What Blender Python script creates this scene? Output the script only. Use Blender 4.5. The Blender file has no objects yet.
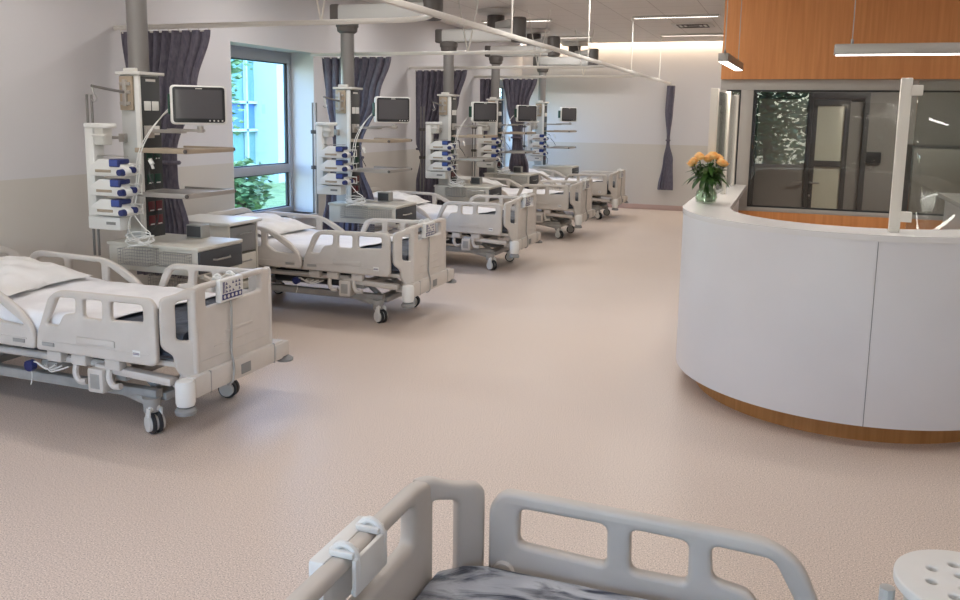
import bpy, bmesh, math, random
from mathutils import Vector, Matrix
random.seed(7)
SC = bpy.context.scene
COL = SC.collection
PI = math.pi

# ------------------------------------------------------------------ camera
CAM_H = 1.8
R_ = Vector((.93753162, .34758447, .01481572))
D_ = Vector((.0646907, -.13232888, -.98909261))
F_ = Vector((-.34183268, .92826403, -.14654799))
cam_d = bpy.data.cameras.new('camera'); cam = bpy.data.objects.new('camera', cam_d); COL.objects.link(cam)
cam_d.sensor_width = 36; cam_d.lens = 837.65 / 960 * 36
cam_d.shift_y = -(300 - 239.64) / 960
cam_d.clip_start = .05
U_ = -D_
m = Matrix(((R_.x, U_.x, -F_.x, 0), (R_.y, U_.y, -F_.y, 0), (R_.z, U_.z, -F_.z, CAM_H), (0, 0, 0, 1)))
cam.matrix_world = m
SC.camera = cam

# ------------------------------------------------------------------ world, light, exposure
w = bpy.data.worlds.new('world'); SC.world = w; w.use_nodes = True
nt = w.node_tree; bg = nt.nodes['Background']
sky = nt.nodes.new('ShaderNodeTexSky'); sky.sky_type = 'NISHITA'
sky.sun_disc = False; sky.sun_elevation = math.radians(48); sky.sun_rotation = math.radians(120)
sky.air_density = 1.3; sky.dust_density = 1.0
tint = nt.nodes.new('ShaderNodeVectorMath'); tint.operation = 'MULTIPLY'; tint.inputs[1].default_value = (.80, .95, 1.22)
nt.links.new(sky.outputs[0], tint.inputs[0]); nt.links.new(tint.outputs[0], bg.inputs[0]); bg.inputs[1].default_value = 1.85
sun_d = bpy.data.lights.new('sun', 'SUN'); sun_d.energy = 1.2; sun_d.angle = .02; sun_d.color = (1, .95, .86)
sun = bpy.data.objects.new('sun', sun_d); COL.objects.link(sun)
sun.rotation_euler = (math.radians(48), 0, math.radians(35))   # shines from behind the building on to the trees outside
SC.view_settings.view_transform = 'Standard'; SC.view_settings.look = 'None'
SC.view_settings.gamma = 1; SC.view_settings.use_curve_mapping = False
SC.view_settings.exposure = 0.0

def area(name, loc, rot, sx, sy, e, col=(1, .97, .94), spread=PI):
    d = bpy.data.lights.new(name, 'AREA'); d.shape = 'RECTANGLE'; d.size = sx; d.size_y = sy
    d.energy = e; d.color = col; d.spread = spread
    o = bpy.data.objects.new(name, d); COL.objects.link(o); o.location = loc; o.rotation_euler = rot
    return o
# daylight entering through the window openings (left wall, and the window wall behind the camera)
SKYC = (.50, .72, 1.0)
def portal(name, loc, rot, sx, sy):
    o = area(name, loc, rot, sx, sy, 1); o.data.cycles.is_portal = True
portal('daylight_window_near', (-5.68, 7.9, 1.56), (0, -PI/2, 0), 1.9, 1.56)
portal('daylight_window_far', (-5.68, 15.88, 1.56), (0, -PI/2, 0), 1.9, 1.45)
portal('daylight_window_rear', (-2.07, -3.58, 1.75), (PI/2, 0, 0), 4.86, 2.0)

# ------------------------------------------------------------------ materials
def mat(name, col, rough=.5, metal=0, spec=.5, **k):
    mt = bpy.data.materials.new(name); mt.use_nodes = True
    b = mt.node_tree.nodes['Principled BSDF']
    b.inputs['Base Color'].default_value = (*col, 1); b.inputs['Roughness'].default_value = rough
    b.inputs['Metallic'].default_value = metal; b.inputs['Specular IOR Level'].default_value = spec
    for a, v in k.items(): b.inputs[a.replace('_', ' ')].default_value = v
    return mt
def N(mt, t, **k):
    n = mt.node_tree.nodes.new(t)
    for a, v in k.items(): setattr(n, a, v)
    return n
def L(mt, a, b): mt.node_tree.links.new(a, b)
def s2l(r, g, b):
    f = lambda c: (c/255/12.92) if c/255 <= .04045 else ((c/255+.055)/1.055)**2.4
    return (f(r), f(g), f(b))
def noise_col(mt, c1, c2, scale, detail=4, stretch=(1, 1, 1), lo=.35, hi=.65, dist=0, bump=0, coord='Object'):
    b = mt.node_tree.nodes['Principled BSDF']
    tc = N(mt, 'ShaderNodeTexCoord'); mp = N(mt, 'ShaderNodeMapping'); mp.inputs['Scale'].default_value = stretch
    n = N(mt, 'ShaderNodeTexNoise'); n.inputs['Scale'].default_value = scale; n.inputs['Detail'].default_value = detail
    n.inputs['Distortion'].default_value = dist
    r = N(mt, 'ShaderNodeValToRGB'); e = r.color_ramp.elements
    e[0].position = lo; e[0].color = (*c1, 1); e[1].position = hi; e[1].color = (*c2, 1)
    L(mt, tc.outputs[coord], mp.inputs[0]); L(mt, mp.outputs[0], n.inputs['Vector']); L(mt, n.outputs[0], r.inputs[0])
    L(mt, r.outputs[0], b.inputs['Base Color'])
    if bump:
        bp = N(mt, 'ShaderNodeBump'); bp.inputs['Strength'].default_value = bump; bp.inputs['Distance'].default_value = .02
        L(mt, n.outputs[0], bp.inputs['Height']); L(mt, bp.outputs[0], b.inputs['Normal'])
    return r

M = {}
M['plastic'] = mat('bed_plastic', s2l(197, 192, 183), .42)
noise_col(M['plastic'], s2l(198, 190, 181), s2l(205, 197, 188), 6)
M['plastic_light'] = mat('light_plastic', s2l(214, 211, 204), .4)
M['frame'] = mat('bed_frame_paint', s2l(158, 155, 149), .4)
noise_col(M['frame'], s2l(150, 147, 141), s2l(166, 163, 157), 9)
M['dark_frame'] = mat('dark_frame', s2l(70, 70, 72), .5)
M['steel'] = mat('steel', s2l(170, 168, 165), .3, .9)
M['alu'] = mat('aluminium', s2l(178, 172, 165), .38, .5)
M['rubber'] = mat('rubber', s2l(45, 45, 47), .6)
M['rubber_grey'] = mat('grey_rubber', s2l(135, 134, 132), .55)
M['white'] = mat('white_plastic', s2l(225, 223, 218), .38)
M['sheet'] = mat('white_cotton', s2l(232, 230, 230), .85)
noise_col(M['sheet'], s2l(227, 225, 226), s2l(238, 236, 236), 5, bump=.25)
M['pillow'] = mat('pillow_cotton', s2l(228, 225, 221), .85)
noise_col(M['pillow'], s2l(224, 221, 217), s2l(234, 231, 227), 4, 5, (1, 1, 2), bump=.35, dist=.6)
M['mattress'] = mat('navy_mattress_cover', s2l(45, 50, 62), .45)
noise_col(M['mattress'], s2l(28, 31, 40), s2l(74, 80, 94), 7, 6, (1, 1, 3), dist=1.5, bump=.5)
M['marble'] = mat('marbled_mattress_wrap', s2l(140, 145, 155), .28)
rp = noise_col(M['marble'], s2l(42, 50, 70), s2l(178, 181, 188), 4.2, 8, (1.2, 2.2, 1), .38, .56, dist=2.2, bump=.5)
M['black'] = mat('black_plastic', s2l(38, 38, 40), .35)
M['panel_dark'] = mat('dark_socket_panel', s2l(48, 50, 50), .4)
M['screen'] = mat('monitor_screen', s2l(88, 86, 88), .18)
M['navy'] = mat('navy_print', s2l(52, 50, 104), .4)
M['blue'] = mat('blue_plastic', s2l(36, 46, 100), .35)
M['blue_screen'] = mat('blue_screen', s2l(66, 84, 150), .2)
M['green'] = mat('green_outlet', s2l(18, 62, 48), .4)
M['red'] = mat('red_outlet', s2l(98, 24, 30), .4)
M['column'] = mat('column_grey', s2l(196, 196, 193), .45, .1)
noise_col(M['column'], s2l(190, 190, 187), s2l(202, 202, 199), 3)
M['pole'] = mat('pole_grey', s2l(128, 124, 121), .42, .25)
M['arm'] = mat('arm_grey', s2l(190, 187, 182), .45)
M['motor'] = mat('motor_housing', s2l(88, 82, 78), .5)
M['beige_plate'] = mat('beige_metal', s2l(176, 160, 140), .45, .3)
M['cab'] = mat('cabinet_laminate', s2l(205, 200, 188), .45)
noise_col(M['cab'], s2l(198, 193, 181), s2l(211, 206, 195), 5)
M['drawer'] = mat('anthracite_drawer', s2l(62, 63, 66), .45)
M['curtain'] = mat('grey_curtain', s2l(82, 80, 92), .95)
noise_col(M['curtain'], s2l(98, 93, 106), s2l(116, 111, 122), 60, 3, (1, 1, .3))
M['rail'] = mat('white_rail', s2l(226, 221, 212), .4)
M['ceil'] = mat('ceiling_tiles', s2l(198, 190, 184), .9)
M['ceil_white'] = mat('white_cover', s2l(222, 218, 212), .5)
M['counter'] = mat('white_solid_surface', s2l(217, 214, 213), .35)
noise_col(M['counter'], s2l(218, 216, 217), s2l(222, 220, 221), 2)
M['counter_top'] = mat('counter_top_surface', s2l(224, 221, 219), .22)
M['seam'] = mat('dark_joint', s2l(120, 118, 118), .6)
M['post'] = mat('cream_post', s2l(220, 214, 203), .4)
M['win_frame'] = mat('window_frame_grey', s2l(176, 176, 180), .4)
M['gasket'] = mat('black_gasket', s2l(36, 38, 40), .5)
M['off_frame'] = mat('office_window_frame', s2l(176, 170, 162), .4)
M['reveal'] = mat('white_paint', s2l(220, 217, 213), .8)
M['off_wall'] = mat('office_wall', s2l(140, 135, 128), .9)
M['cream_glass'] = mat('cream_panel', s2l(205, 203, 184), .4)
M['doorframe'] = mat('door_frame_dark', s2l(60, 58, 56), .45)
M['leaf'] = mat('leaf_green', s2l(52, 92, 38), .5)
noise_col(M['leaf'], s2l(34, 66, 26), s2l(76, 112, 48), 14)
M['petal'] = mat('apricot_petals', s2l(246, 182, 100), .6)
noise_col(M['petal'], s2l(246, 176, 92), s2l(254, 214, 146), 30)
M['tree'] = mat('tree_foliage', s2l(110, 150, 80), .6)
noise_col(M['tree'], s2l(44, 82, 44), s2l(120, 152, 96), 1.6, 6)
M['bark'] = mat('bark', s2l(90, 74, 60), .9)
M['grass'] = mat('lawn', s2l(120, 150, 80), .9)
noise_col(M['grass'], s2l(70, 96, 50), s2l(104, 128, 76), 3, 6)
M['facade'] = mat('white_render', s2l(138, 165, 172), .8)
M['facade_blue'] = mat('blue_facade_panel', s2l(62, 104, 160), .3)
M['facade_glass'] = mat('facade_glass', s2l(84, 124, 122), .15)
M['water'] = mat('vase_water', s2l(150, 165, 140), .1)

def wood(name, c1, c2):
    mt = mat(name, c1, .45)
    b = mt.node_tree.nodes['Principled BSDF']
    tc = N(mt, 'ShaderNodeTexCoord'); mp = N(mt, 'ShaderNodeMapping'); mp.inputs['Scale'].default_value = (14, 14, .7)
    n = N(mt, 'ShaderNodeTexNoise'); n.inputs['Scale'].default_value = 2.2; n.inputs['Detail'].default_value = 7; n.inputs['Distortion'].default_value = .5
    n2 = N(mt, 'ShaderNodeTexNoise'); n2.inputs['Scale'].default_value = 1.1
    r = N(mt, 'ShaderNodeValToRGB'); r.color_ramp.elements[0].position = .3; r.color_ramp.elements[1].position = .7
    r.color_ramp.elements[0].color = (*c1, 1); r.color_ramp.elements[1].color = (*c2, 1)
    L(mt, tc.outputs['Object'], mp.inputs[0]); L(mt, mp.outputs[0], n.inputs['Vector']); L(mt, n.outputs[0], r.inputs[0])
    L(mt, r.outputs[0], b.inputs['Base Color'])
    return mt
M['wood'] = wood('oak_veneer', s2l(212, 138, 78), s2l(228, 156, 94))
M['wood_base'] = wood('oak_plinth', s2l(178, 122, 66), s2l(198, 142, 84))

def wall_mat():
    mt = mat('two_tone_wall', (.7, .7, .7), .75)
    b = mt.node_tree.nodes['Principled BSDF']
    g = N(mt, 'ShaderNodeNewGeometry'); s = N(mt, 'ShaderNodeSeparateXYZ'); L(mt, g.outputs['Position'], s.inputs[0])
    c = N(mt, 'ShaderNodeMath', operation='GREATER_THAN'); c.inputs[1].default_value = 1.288; L(mt, s.outputs[2], c.inputs[0])
    mx = N(mt, 'ShaderNodeMix', data_type='RGBA')
    mx.inputs['A'].default_value = (*s2l(206, 199, 190), 1); mx.inputs['B'].default_value = (*s2l(214, 210, 210), 1)
    L(mt, c.outputs[0], mx.inputs['Factor']); L(mt, mx.outputs['Result'], b.inputs['Base Color'])
    return mt
M['wall'] = wall_mat()

def floor_mat():
    mt = mat('speckled_vinyl', (.6, .5, .45), .38, spec=.4)
    b = mt.node_tree.nodes['Principled BSDF']
    tc = N(mt, 'ShaderNodeTexCoord')
    v = N(mt, 'ShaderNodeTexNoise'); v.inputs['Scale'].default_value = 160; v.inputs['Detail'].default_value = 3
    L(mt, tc.outputs['Object'], v.inputs['Vector'])
    r = N(mt, 'ShaderNodeValToRGB'); e = r.color_ramp.elements
    e[0].position = .33; e[0].color = (*s2l(156, 141, 129), 1)
    e[1].position = .67; e[1].color = (*s2l(240, 226, 213), 1)
    k = e.new(.44); k.color = (*s2l(204, 187, 174), 1); k = e.new(.58); k.color = (*s2l(216, 199, 186), 1)
    L(mt, v.outputs[0], r.inputs[0])
    n = N(mt, 'ShaderNodeTexNoise'); n.inputs['Scale'].default_value = .8; n.inputs['Detail'].default_value = 5
    L(mt, tc.outputs['Object'], n.inputs['Vector'])
    mr = N(mt, 'ShaderNodeMapRange'); mr.inputs['From Min'].default_value = .3; mr.inputs['From Max'].default_value = .7
    mr.inputs['To Min'].default_value = .34; mr.inputs['To Max'].default_value = .46
    L(mt, n.outputs[0], mr.inputs[0]); L(mt, mr.outputs[0], b.inputs['Roughness'])
    L(mt, r.outputs[0], b.inputs['Base Color'])
    return mt
M['floor'] = floor_mat()
M['base'] = mat('coved_skirting', s2l(188, 160, 148), .6)

def ceil_mat():
    mt = M['ceil']; b = mt.node_tree.nodes['Principled BSDF']
    tc = N(mt, 'ShaderNodeTexCoord'); br = N(mt, 'ShaderNodeTexBrick'); br.offset = 0
    br.inputs['Scale'].default_value = 1; br.inputs['Brick Width'].default_value = .6; br.inputs['Row Height'].default_value = .6
    br.inputs['Mortar Size'].default_value = .006; br.inputs['Mortar Smooth'].default_value = .1
    br.inputs['Color1'].default_value = (*s2l(236, 228, 222), 1); br.inputs['Color2'].default_value = (*s2l(233, 225, 219), 1)
    br.inputs['Mortar'].default_value = (*s2l(205, 195, 188), 1)
    L(mt, tc.outputs['Object'], br.inputs['Vector']); L(mt, br.outputs[0], b.inputs['Base Color'])
ceil_mat()

def glass(name, tint=(1, 1, 1), ior=1.45, rough=0):
    mt = bpy.data.materials.new(name); mt.use_nodes = True; t = mt.node_tree; t.nodes.clear()
    o = t.nodes.new('ShaderNodeOutputMaterial'); mx = t.nodes.new('ShaderNodeMixShader')
    tr = t.nodes.new('ShaderNodeBsdfTransparent'); tr.inputs[0].default_value = (*tint, 1)
    gl = t.nodes.new('ShaderNodeBsdfGlossy'); gl.inputs['Roughness'].default_value = rough
    f0 = ((ior-1)/(ior+1))**2
    lw = t.nodes.new('ShaderNodeLayerWeight'); lw.inputs[0].default_value = .5
    pw = t.nodes.new('ShaderNodeMath'); pw.operation = 'POWER'; pw.inputs[1].default_value = 5; t.links.new(lw.outputs['Facing'], pw.inputs[0])
    fr = t.nodes.new('ShaderNodeMath'); fr.operation = 'MULTIPLY_ADD'; fr.inputs[1].default_value = 1-f0; fr.inputs[2].default_value = f0
    t.links.new(pw.outputs[0], fr.inputs[0])
    t.links.new(fr.outputs[0], mx.inputs[0]); t.links.new(tr.outputs[0], mx.inputs[1]); t.links.new(gl.outputs[0], mx.inputs[2])
    t.links.new(mx.outputs[0], o.inputs[0])
    return mt
M['glass'] = glass('clear_glass', (.94, .97, .97))
M['office_glass'] = glass('tinted_office_glass', (.80, .81, .80), 1.7)
M['screen_glass'] = glass('screen_glass', (.82, .84, .82), 1.5)
M['vase_glass'] = glass('vase_glass', (.86, .92, .86), 1.5)
def emit(name, col, s):
    mt = bpy.data.materials.new(name); mt.use_nodes = True; t = mt.node_tree
    b = t.nodes['Principled BSDF']; b.inputs['Emission Color'].default_value = (*col, 1); b.inputs['Emission Strength'].default_value = s
    b.inputs['Base Color'].default_value = (*col, 1)
    return mt
M['lamp'] = emit('lamp_diffuser', (1, .96, .9), 6)
M['cove'] = emit('cove_strip', (1, .86, .66), 9)

def mesh_pattern(mt, step):     # perforated / wire mesh look by real holes in alpha of a wire grid
    b = mt.node_tree.nodes['Principled BSDF']
    return mt

# ------------------------------------------------------------------ mesh helpers
def add(bm, src):
    me = bpy.data.meshes.new('t'); src.to_mesh(me); src.free(); bm.from_mesh(me); bpy.data.meshes.remove(me)
def box(bm, x0, x1, y0, y1, z0, z1, bev=0, seg=2, rot=None):
    b = bmesh.new(); bmesh.ops.create_cube(b, size=1)
    bmesh.ops.scale(b, vec=(abs(x1-x0), abs(y1-y0), abs(z1-z0)), verts=b.verts)
    if bev: bmesh.ops.bevel(b, geom=b.edges[:], offset=bev, segments=seg, affect='EDGES', profile=.5)
    if rot: bmesh.ops.transform(b, matrix=rot, verts=b.verts)
    bmesh.ops.translate(b, vec=((x0+x1)/2, (y0+y1)/2, (z0+z1)/2), verts=b.verts)
    add(bm, b)
def cyl(bm, p0, p1, r0, r1=None, n=20, cap=True):
    r1 = r0 if r1 is None else r1
    p0, p1 = Vector(p0), Vector(p1); d = p1 - p0
    b = bmesh.new(); bmesh.ops.create_cone(b, cap_ends=cap, segments=n, radius1=r0, radius2=r1, depth=d.length)
    q = d.to_track_quat('Z', 'Y').to_matrix().to_4x4(); q.translation = (p0+p1)/2
    bmesh.ops.transform(b, matrix=q, verts=b.verts); add(bm, b)
def tube(bm, pts, r, n=8, closed=False, flat=None):
    pts = [Vector(p) for p in pts]; rings = []
    k = len(pts)
    prev = None
    for i, p in enumerate(pts):
        if closed: t = pts[(i+1) % k] - pts[i-1]
        else: t = pts[min(i+1, k-1)] - pts[max(i-1, 0)]
        t.normalize()
        if prev is None:
            a = Vector((0, 0, 1)) if abs(t.z) < .9 else Vector((1, 0, 0))
            u = t.cross(a).normalized()
        else:
            u = (prev - t * prev.dot(t)).normalized()
        prev = u; v = t.cross(u)
        rings.append([bm.verts.new(p + u*math.cos(2*PI*j/n)*r + v*math.sin(2*PI*j/n)*r) for j in range(n)])
    for i in range(k if closed else k-1):
        a, b_ = rings[i], rings[(i+1) % k]
        for j in range(n): bm.faces.new((a[j], a[(j+1) % n], b_[(j+1) % n], b_[j]))
    if not closed:
        bm.faces.new(rings[0][::-1]); bm.faces.new(rings[-1])
def smooth_path(pts, n=6):
    P = [Vector(p) for p in pts]; out = []
    for i in range(len(P)-1):
        p0, p1, p2, p3 = P[max(i-1, 0)], P[i], P[i+1], P[min(i+2, len(P)-1)]
        for j in range(n):
            t = j/n
            out.append(.5*((2*p1)+(p2-p0)*t+(2*p0-5*p1+4*p2-p3)*t*t+(3*p1-p0-3*p2+p3)*t**3))
    out.append(P[-1]); return out
def lathe(bm, prof, c=(0, 0, 0), n=28, capb=True, capt=True):
    rings = []
    for r, z in prof: rings.append([bm.verts.new((c[0]+r*math.cos(2*PI*j/n), c[1]+r*math.sin(2*PI*j/n), c[2]+z)) for j in range(n)])
    for a, b_ in zip(rings, rings[1:]):
        for j in range(n): bm.faces.new((a[j], a[(j+1) % n], b_[(j+1) % n], b_[j]))
    if capb: bm.faces.new(rings[0][::-1])
    if capt: bm.faces.new(rings[-1])
def roundpoly(pts, r, n=4):
    out = []; k = len(pts)
    for i in range(k):
        p = Vector(pts[i][:2]); a = Vector(pts[i-1][:2]); b_ = Vector(pts[(i+1) % k][:2])
        rr = pts[i][2] if len(pts[i]) > 2 else r
        da, db = (a-p), (b_-p); l = min(rr, da.length*.45, db.length*.45)
        if l < 1e-4: out.append(p); continue
        s, e = p+da.normalized()*l, p+db.normalized()*l
        for j in range(n+1):
            t = j/n; out.append(s*(1-t)**2 + p*2*t*(1-t) + e*t*t)
    return out
def plate(bm, outline, holes, thick, bev=.008, r=.02, mx=None, hr=.02):
    """2D outline with rounded corners and holes in the local XY plane, extruded; mx places it"""
    cu = bpy.data.curves.new('p', 'CURVE'); cu.dimensions = '2D'; cu.fill_mode = 'BOTH'
    cu.extrude = max(thick/2 - bev, .0005); cu.bevel_depth = bev; cu.bevel_resolution = 2; cu.offset = -bev
    for pl, rr in [(outline, r)] + [(h, hr) for h in holes]:
        q = roundpoly(pl, rr); s = cu.splines.new('POLY'); s.points.add(len(q)-1)
        for pt, v in zip(s.points, q): pt.co = (v[0], v[1], 0, 1)
        s.use_cyclic_u = True
    o = bpy.data.objects.new('p', cu); COL.objects.link(o)
    dg = bpy.context.evaluated_depsgraph_get(); dg.update()
    me = bpy.data.meshes.new_from_object(o.evaluated_get(dg))
    b = bmesh.new(); b.from_mesh(me)
    bmesh.ops.remove_doubles(b, verts=b.verts, dist=.0002)
    if mx: bmesh.ops.transform(b, matrix=mx, verts=b.verts)
    add(bm, b)
    bpy.data.objects.remove(o); bpy.data.curves.remove(cu); bpy.data.meshes.remove(me)
def XZ(y, ox=0, oz=0): return Matrix(((1, 0, 0, ox), (0, 0, -1, y), (0, 1, 0, oz), (0, 0, 0, 1)))   # plate x->X, y->Z, at Y=y
def YZ(x): return Matrix(((0, 0, 1, x), (1, 0, 0, 0), (0, 1, 0, 0), (0, 0, 0, 1)))                      # plate x->Y, y->Z

def obj(name, bm, m_, parent=None, ang=35, loc=None, flat=False):
    me = bpy.data.meshes.new(name)
    if isinstance(bm, bmesh.types.BMesh):
        bmesh.ops.recalc_face_normals(bm, faces=bm.faces)
        bm.to_mesh(me); bm.free()
    for mm in (m_ if isinstance(m_, (list, tuple)) else [m_]): me.materials.append(M[mm] if isinstance(mm, str) else mm)
    if not flat and len(me.polygons):
        me.polygons.foreach_set('use_smooth', [True]*len(me.polygons)); me.set_sharp_from_angle(angle=math.radians(ang))
    me.update()
    o = bpy.data.objects.new(name, me); COL.objects.link(o)
    if parent: o.parent = parent
    if loc: o.location = loc
    return o
def bx(name, m_, parent, *a, **k):
    bm = bmesh.new(); box(bm, *a, **k); return obj(name, bm, m_, parent)
def tag(o, label=None, cat=None, group=None, kind=None):
    if label: o['label'] = label
    if cat: o['category'] = cat
    if group: o['group'] = group
    if kind: o['kind'] = kind
    return o
def thing(name, label, cat, loc=(0, 0, 0), rz=0, group=None):
    o = bpy.data.objects.new(name, None); COL.objects.link(o); o.empty_display_size = .1
    o.location = loc; o.rotation_euler = (0, 0, rz); return tag(o, label, cat, group)
def recenter(o):     # put the origin of a one-mesh thing at its base centre
    me = o.data; xs = [v.co for v in me.vertices]
    c = Vector(((min(v.x for v in xs)+max(v.x for v in xs))/2, (min(v.y for v in xs)+max(v.y for v in xs))/2, min(v.z for v in xs)))
    me.transform(Matrix.Translation(-c)); o.location = o.location + c; return o
def copy_tree(o, parent=None):
    c = o.copy(); COL.objects.link(c)
    if parent: c.parent = parent
    for ch in list(o.children): copy_tree(ch, c)
    return c
def struct(name, bm, m_, **k): return tag(obj(name, bm, m_, **k), kind='structure')

# ------------------------------------------------------------------ room shell
XL, YF, YB, XR, ZC = -5.3, 16.75, -3.5, 5.5, 3.24
bm = bmesh.new(); box(bm, XL-.4, XR, YB-.1, YF+.1, -.1, 0); struct('floor', bm, 'floor')
bm = bmesh.new(); box(bm, XL-.4, XR, YB-.1, YF-.18, ZC, ZC+.1); box(bm, XL-.4, XR, YF-.2, YF+.1, ZC+.22, ZC+.3)
box(bm, XL-.4, XR, YF-.2, YF-.18, ZC+.1, ZC+.24)
struct('ceiling', bm, 'ceil')
WIN = [(7.12, 8.68, .62, 2.50), (15.15, 16.60, .62, 2.50)]
bm = bmesh.new(); y = YB-.1
for a, b_, c, d in WIN:
    box(bm, XL-.4, XL, y, a, 0, ZC); box(bm, XL-.4, XL, a, b_, 0, c); box(bm, XL-.4, XL, a, b_, d, ZC); y = b_
box(bm, XL-.4, XL, y, YF+.1, 0, ZC)
struct('wall_left', bm, 'wall')
bm = bmesh.new(); box(bm, XL, XR, YF, YF+.1, 0, ZC+.3); struct('wall_far', bm, 'wall')
bm = bmesh.new(); box(bm, XR, XR+.1, YB-.1, YF+.1, 0, ZC); struct('wall_right', bm, 'wall')
bm = bmesh.new()       # wall behind the camera with a long window band
box(bm, XL, -4.5, YB-.1, YB, 0, ZC); box(bm, .36, XR, YB-.1, YB, 0, ZC); box(bm, -4.5, .36, YB-.1, YB, 0, .75); box(bm, -4.5, .36, YB-.1, YB, 2.75, ZC)
struct('wall_rear', bm, 'wall')
bm = bmesh.new()
for x in (-4.46, -2.6, -.84, .32): box(bm, x-.04, x+.04, YB-.07, YB-.01, .75, 2.75)
box(bm, -4.5, .36, YB-.07, YB-.01, .75, .82); box(bm, -4.5, .36, YB-.07, YB-.01, 2.68, 2.75)
struct('window_3', bm, 'win_frame')
def skirt(name, x0, x1, y0, y1):
    bm = bmesh.new(); box(bm, x0, x1, y0, y1, 0, .10, .004); struct(name, bm, 'base')
skirt('baseboard_left', XL, XL+.015, YB, YF); skirt('baseboard_far', XL, XR, YF-.015, YF)
bm = bmesh.new(); box(bm, XL+.05, XR-.05, YF-.16, YF-.10, ZC+.13, ZC+.15)
cv = tag(obj('cove_light_strip', bm, 'cove'), 'warm light strip hidden in the ceiling cove along the far wall', 'cove light')
area('cove_light', (-1.5, YF-.09, ZC+.1), (math.radians(12), 0, 0), 7.0, .05, 22, (1, .83, .62))

# windows in the left wall
for i, (a, b_, c, d) in enumerate(WIN):
    bm = bmesh.new(); X0, X1 = XL-.36, XL-.30
    fw = .07
    plate(bm, [(a, c), (b_, c), (b_, d), (a, d)], [[(a+fw, c+fw), (b_-fw, c+fw), (b_-fw, 1.10), (a+fw, 1.10)], [(a+fw, 1.20), (b_-fw, 1.20), (b_-fw, d-.13), (a+fw, d-.13)]], .06, .004, .001, YZ((X0+X1)/2), .001)
    wf = struct('window_%d' % (i+1), bm, 'win_frame')
    for (z0, z1) in ((c+fw, 1.10), (1.20, d-.13)):
        bm = bmesh.new()
        plate(bm, [(a+fw-.002, z0-.002), (b_-fw+.002, z0-.002), (b_-fw+.002, z1+.002), (a+fw-.002, z1+.002)], [[(a+fw+.018, z0+.012), (b_-fw-.025, z0+.012), (b_-fw-.025, z1-.012), (a+fw+.018, z1-.012)]], .03, .001, .001, YZ(X0+.02), .001)
        obj('window_gasket', bm, 'gasket', wf)
        bx('window_pane', 'glass', wf, X0+.018, X0+.024, a+fw, b_-fw, z0, z1)
    bm = bmesh.new(); box(bm, XL-.30, XL+.03, a, b_, c-.03, c, .004); obj('window_sill', bm, 'reveal', wf)
    rv = bmesh.new()
    box(rv, XL-.30, XL-.001, b_-.006, b_, c, d-.001); box(rv, XL-.30, XL-.001, a, a+.006, c, d); box(rv, XL-.30, XL-.001, a, b_, d-.006, d)
    obj('window_reveal', rv, 'reveal', wf)

# ------------------------------------------------------------------ ceiling lights
def linear_light(x0, x1, y, label, e):
    t = thing('ceiling_light', label, 'ceiling light', ((x0+x1)/2, y, ZC-.03), 0, 'recessed linear ceiling lights')
    h = (x1-x0)/2
    bm = bmesh.new(); plate(bm, [(-h-.02, -.06), (h+.02, -.06), (h+.02, .06), (-h-.02, .06)], [[(-h, -.04), (h, -.04), (h, .04), (-h, .04)]], .03, .002, .002, Matrix.Translation((0, 0, .015)), .001)
    obj('housing', bm, 'ceil_white', t); bx('diffuser', 'lamp', t, -h, h, -.04, .04, .008, .016)
    area('ceiling_light_lamp', ((x0+x1)/2, y, ZC-.045), (0, 0, 0), x1-x0, .1, e, (1, .985, .975))
rows = [(12.38, 'fourth row from the front'), (15.1, 'row nearest the far wall')]
EL = 19
lab = {(0, 12.38): 'long lit ceiling light right of centre, nearer of the two beside the wood panel', (0, 15.1): 'long lit ceiling light right of centre, farther one just before the far wall',
       (1, 12.38): 'lit ceiling light above the beds, nearer and further left of the pair', (1, 15.1): 'lit ceiling light above the far beds, farther of the left pair'}
for j, yy in enumerate((-1.2, 1.52, 4.24, 6.96, 9.67, 12.38, 15.1)):
    for i, (x0, x1) in enumerate(((-2.24, -1.08), (-4.55, -3.5), (1.3, 2.5))):
        if i == 2 and yy > 6: continue
        if (i, yy) in lab: lb = lab[(i, yy)]
        else: lb = 'lit linear ceiling light above the frame, %s row, %s' % (['rearmost', 'second', 'third', 'fourth', 'fifth', '', ''][j], ['middle line', 'bed side line', 'counter side line'][i])
        linear_light(x0, x1, yy, lb, EL*(.72 if yy < 5 else 1.0))
# ceiling vent
t = thing('ceiling_vent', 'square ceiling air diffuser with dark slots between the two right ceiling lights', 'vent', (-1.55, 13.6, ZC-.02))
bx('frame', 'ceil_white', t, -.3, .3, -.3, .3, 0, .018, bev=.004)
for k in range(3):
    bm = bmesh.new(); a = .07+.07*k
    plate(bm, [(-a-.02, -a-.02), (a+.02, -a-.02), (a+.02, a+.02), (-a-.02, a+.02)], [[(-a, -a), (a, -a), (a, a), (-a, a)]], .01, .001, .003, Matrix.Translation((0, 0, -.004)), .003)
    obj('slot', bm, 'motor', t)

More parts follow.
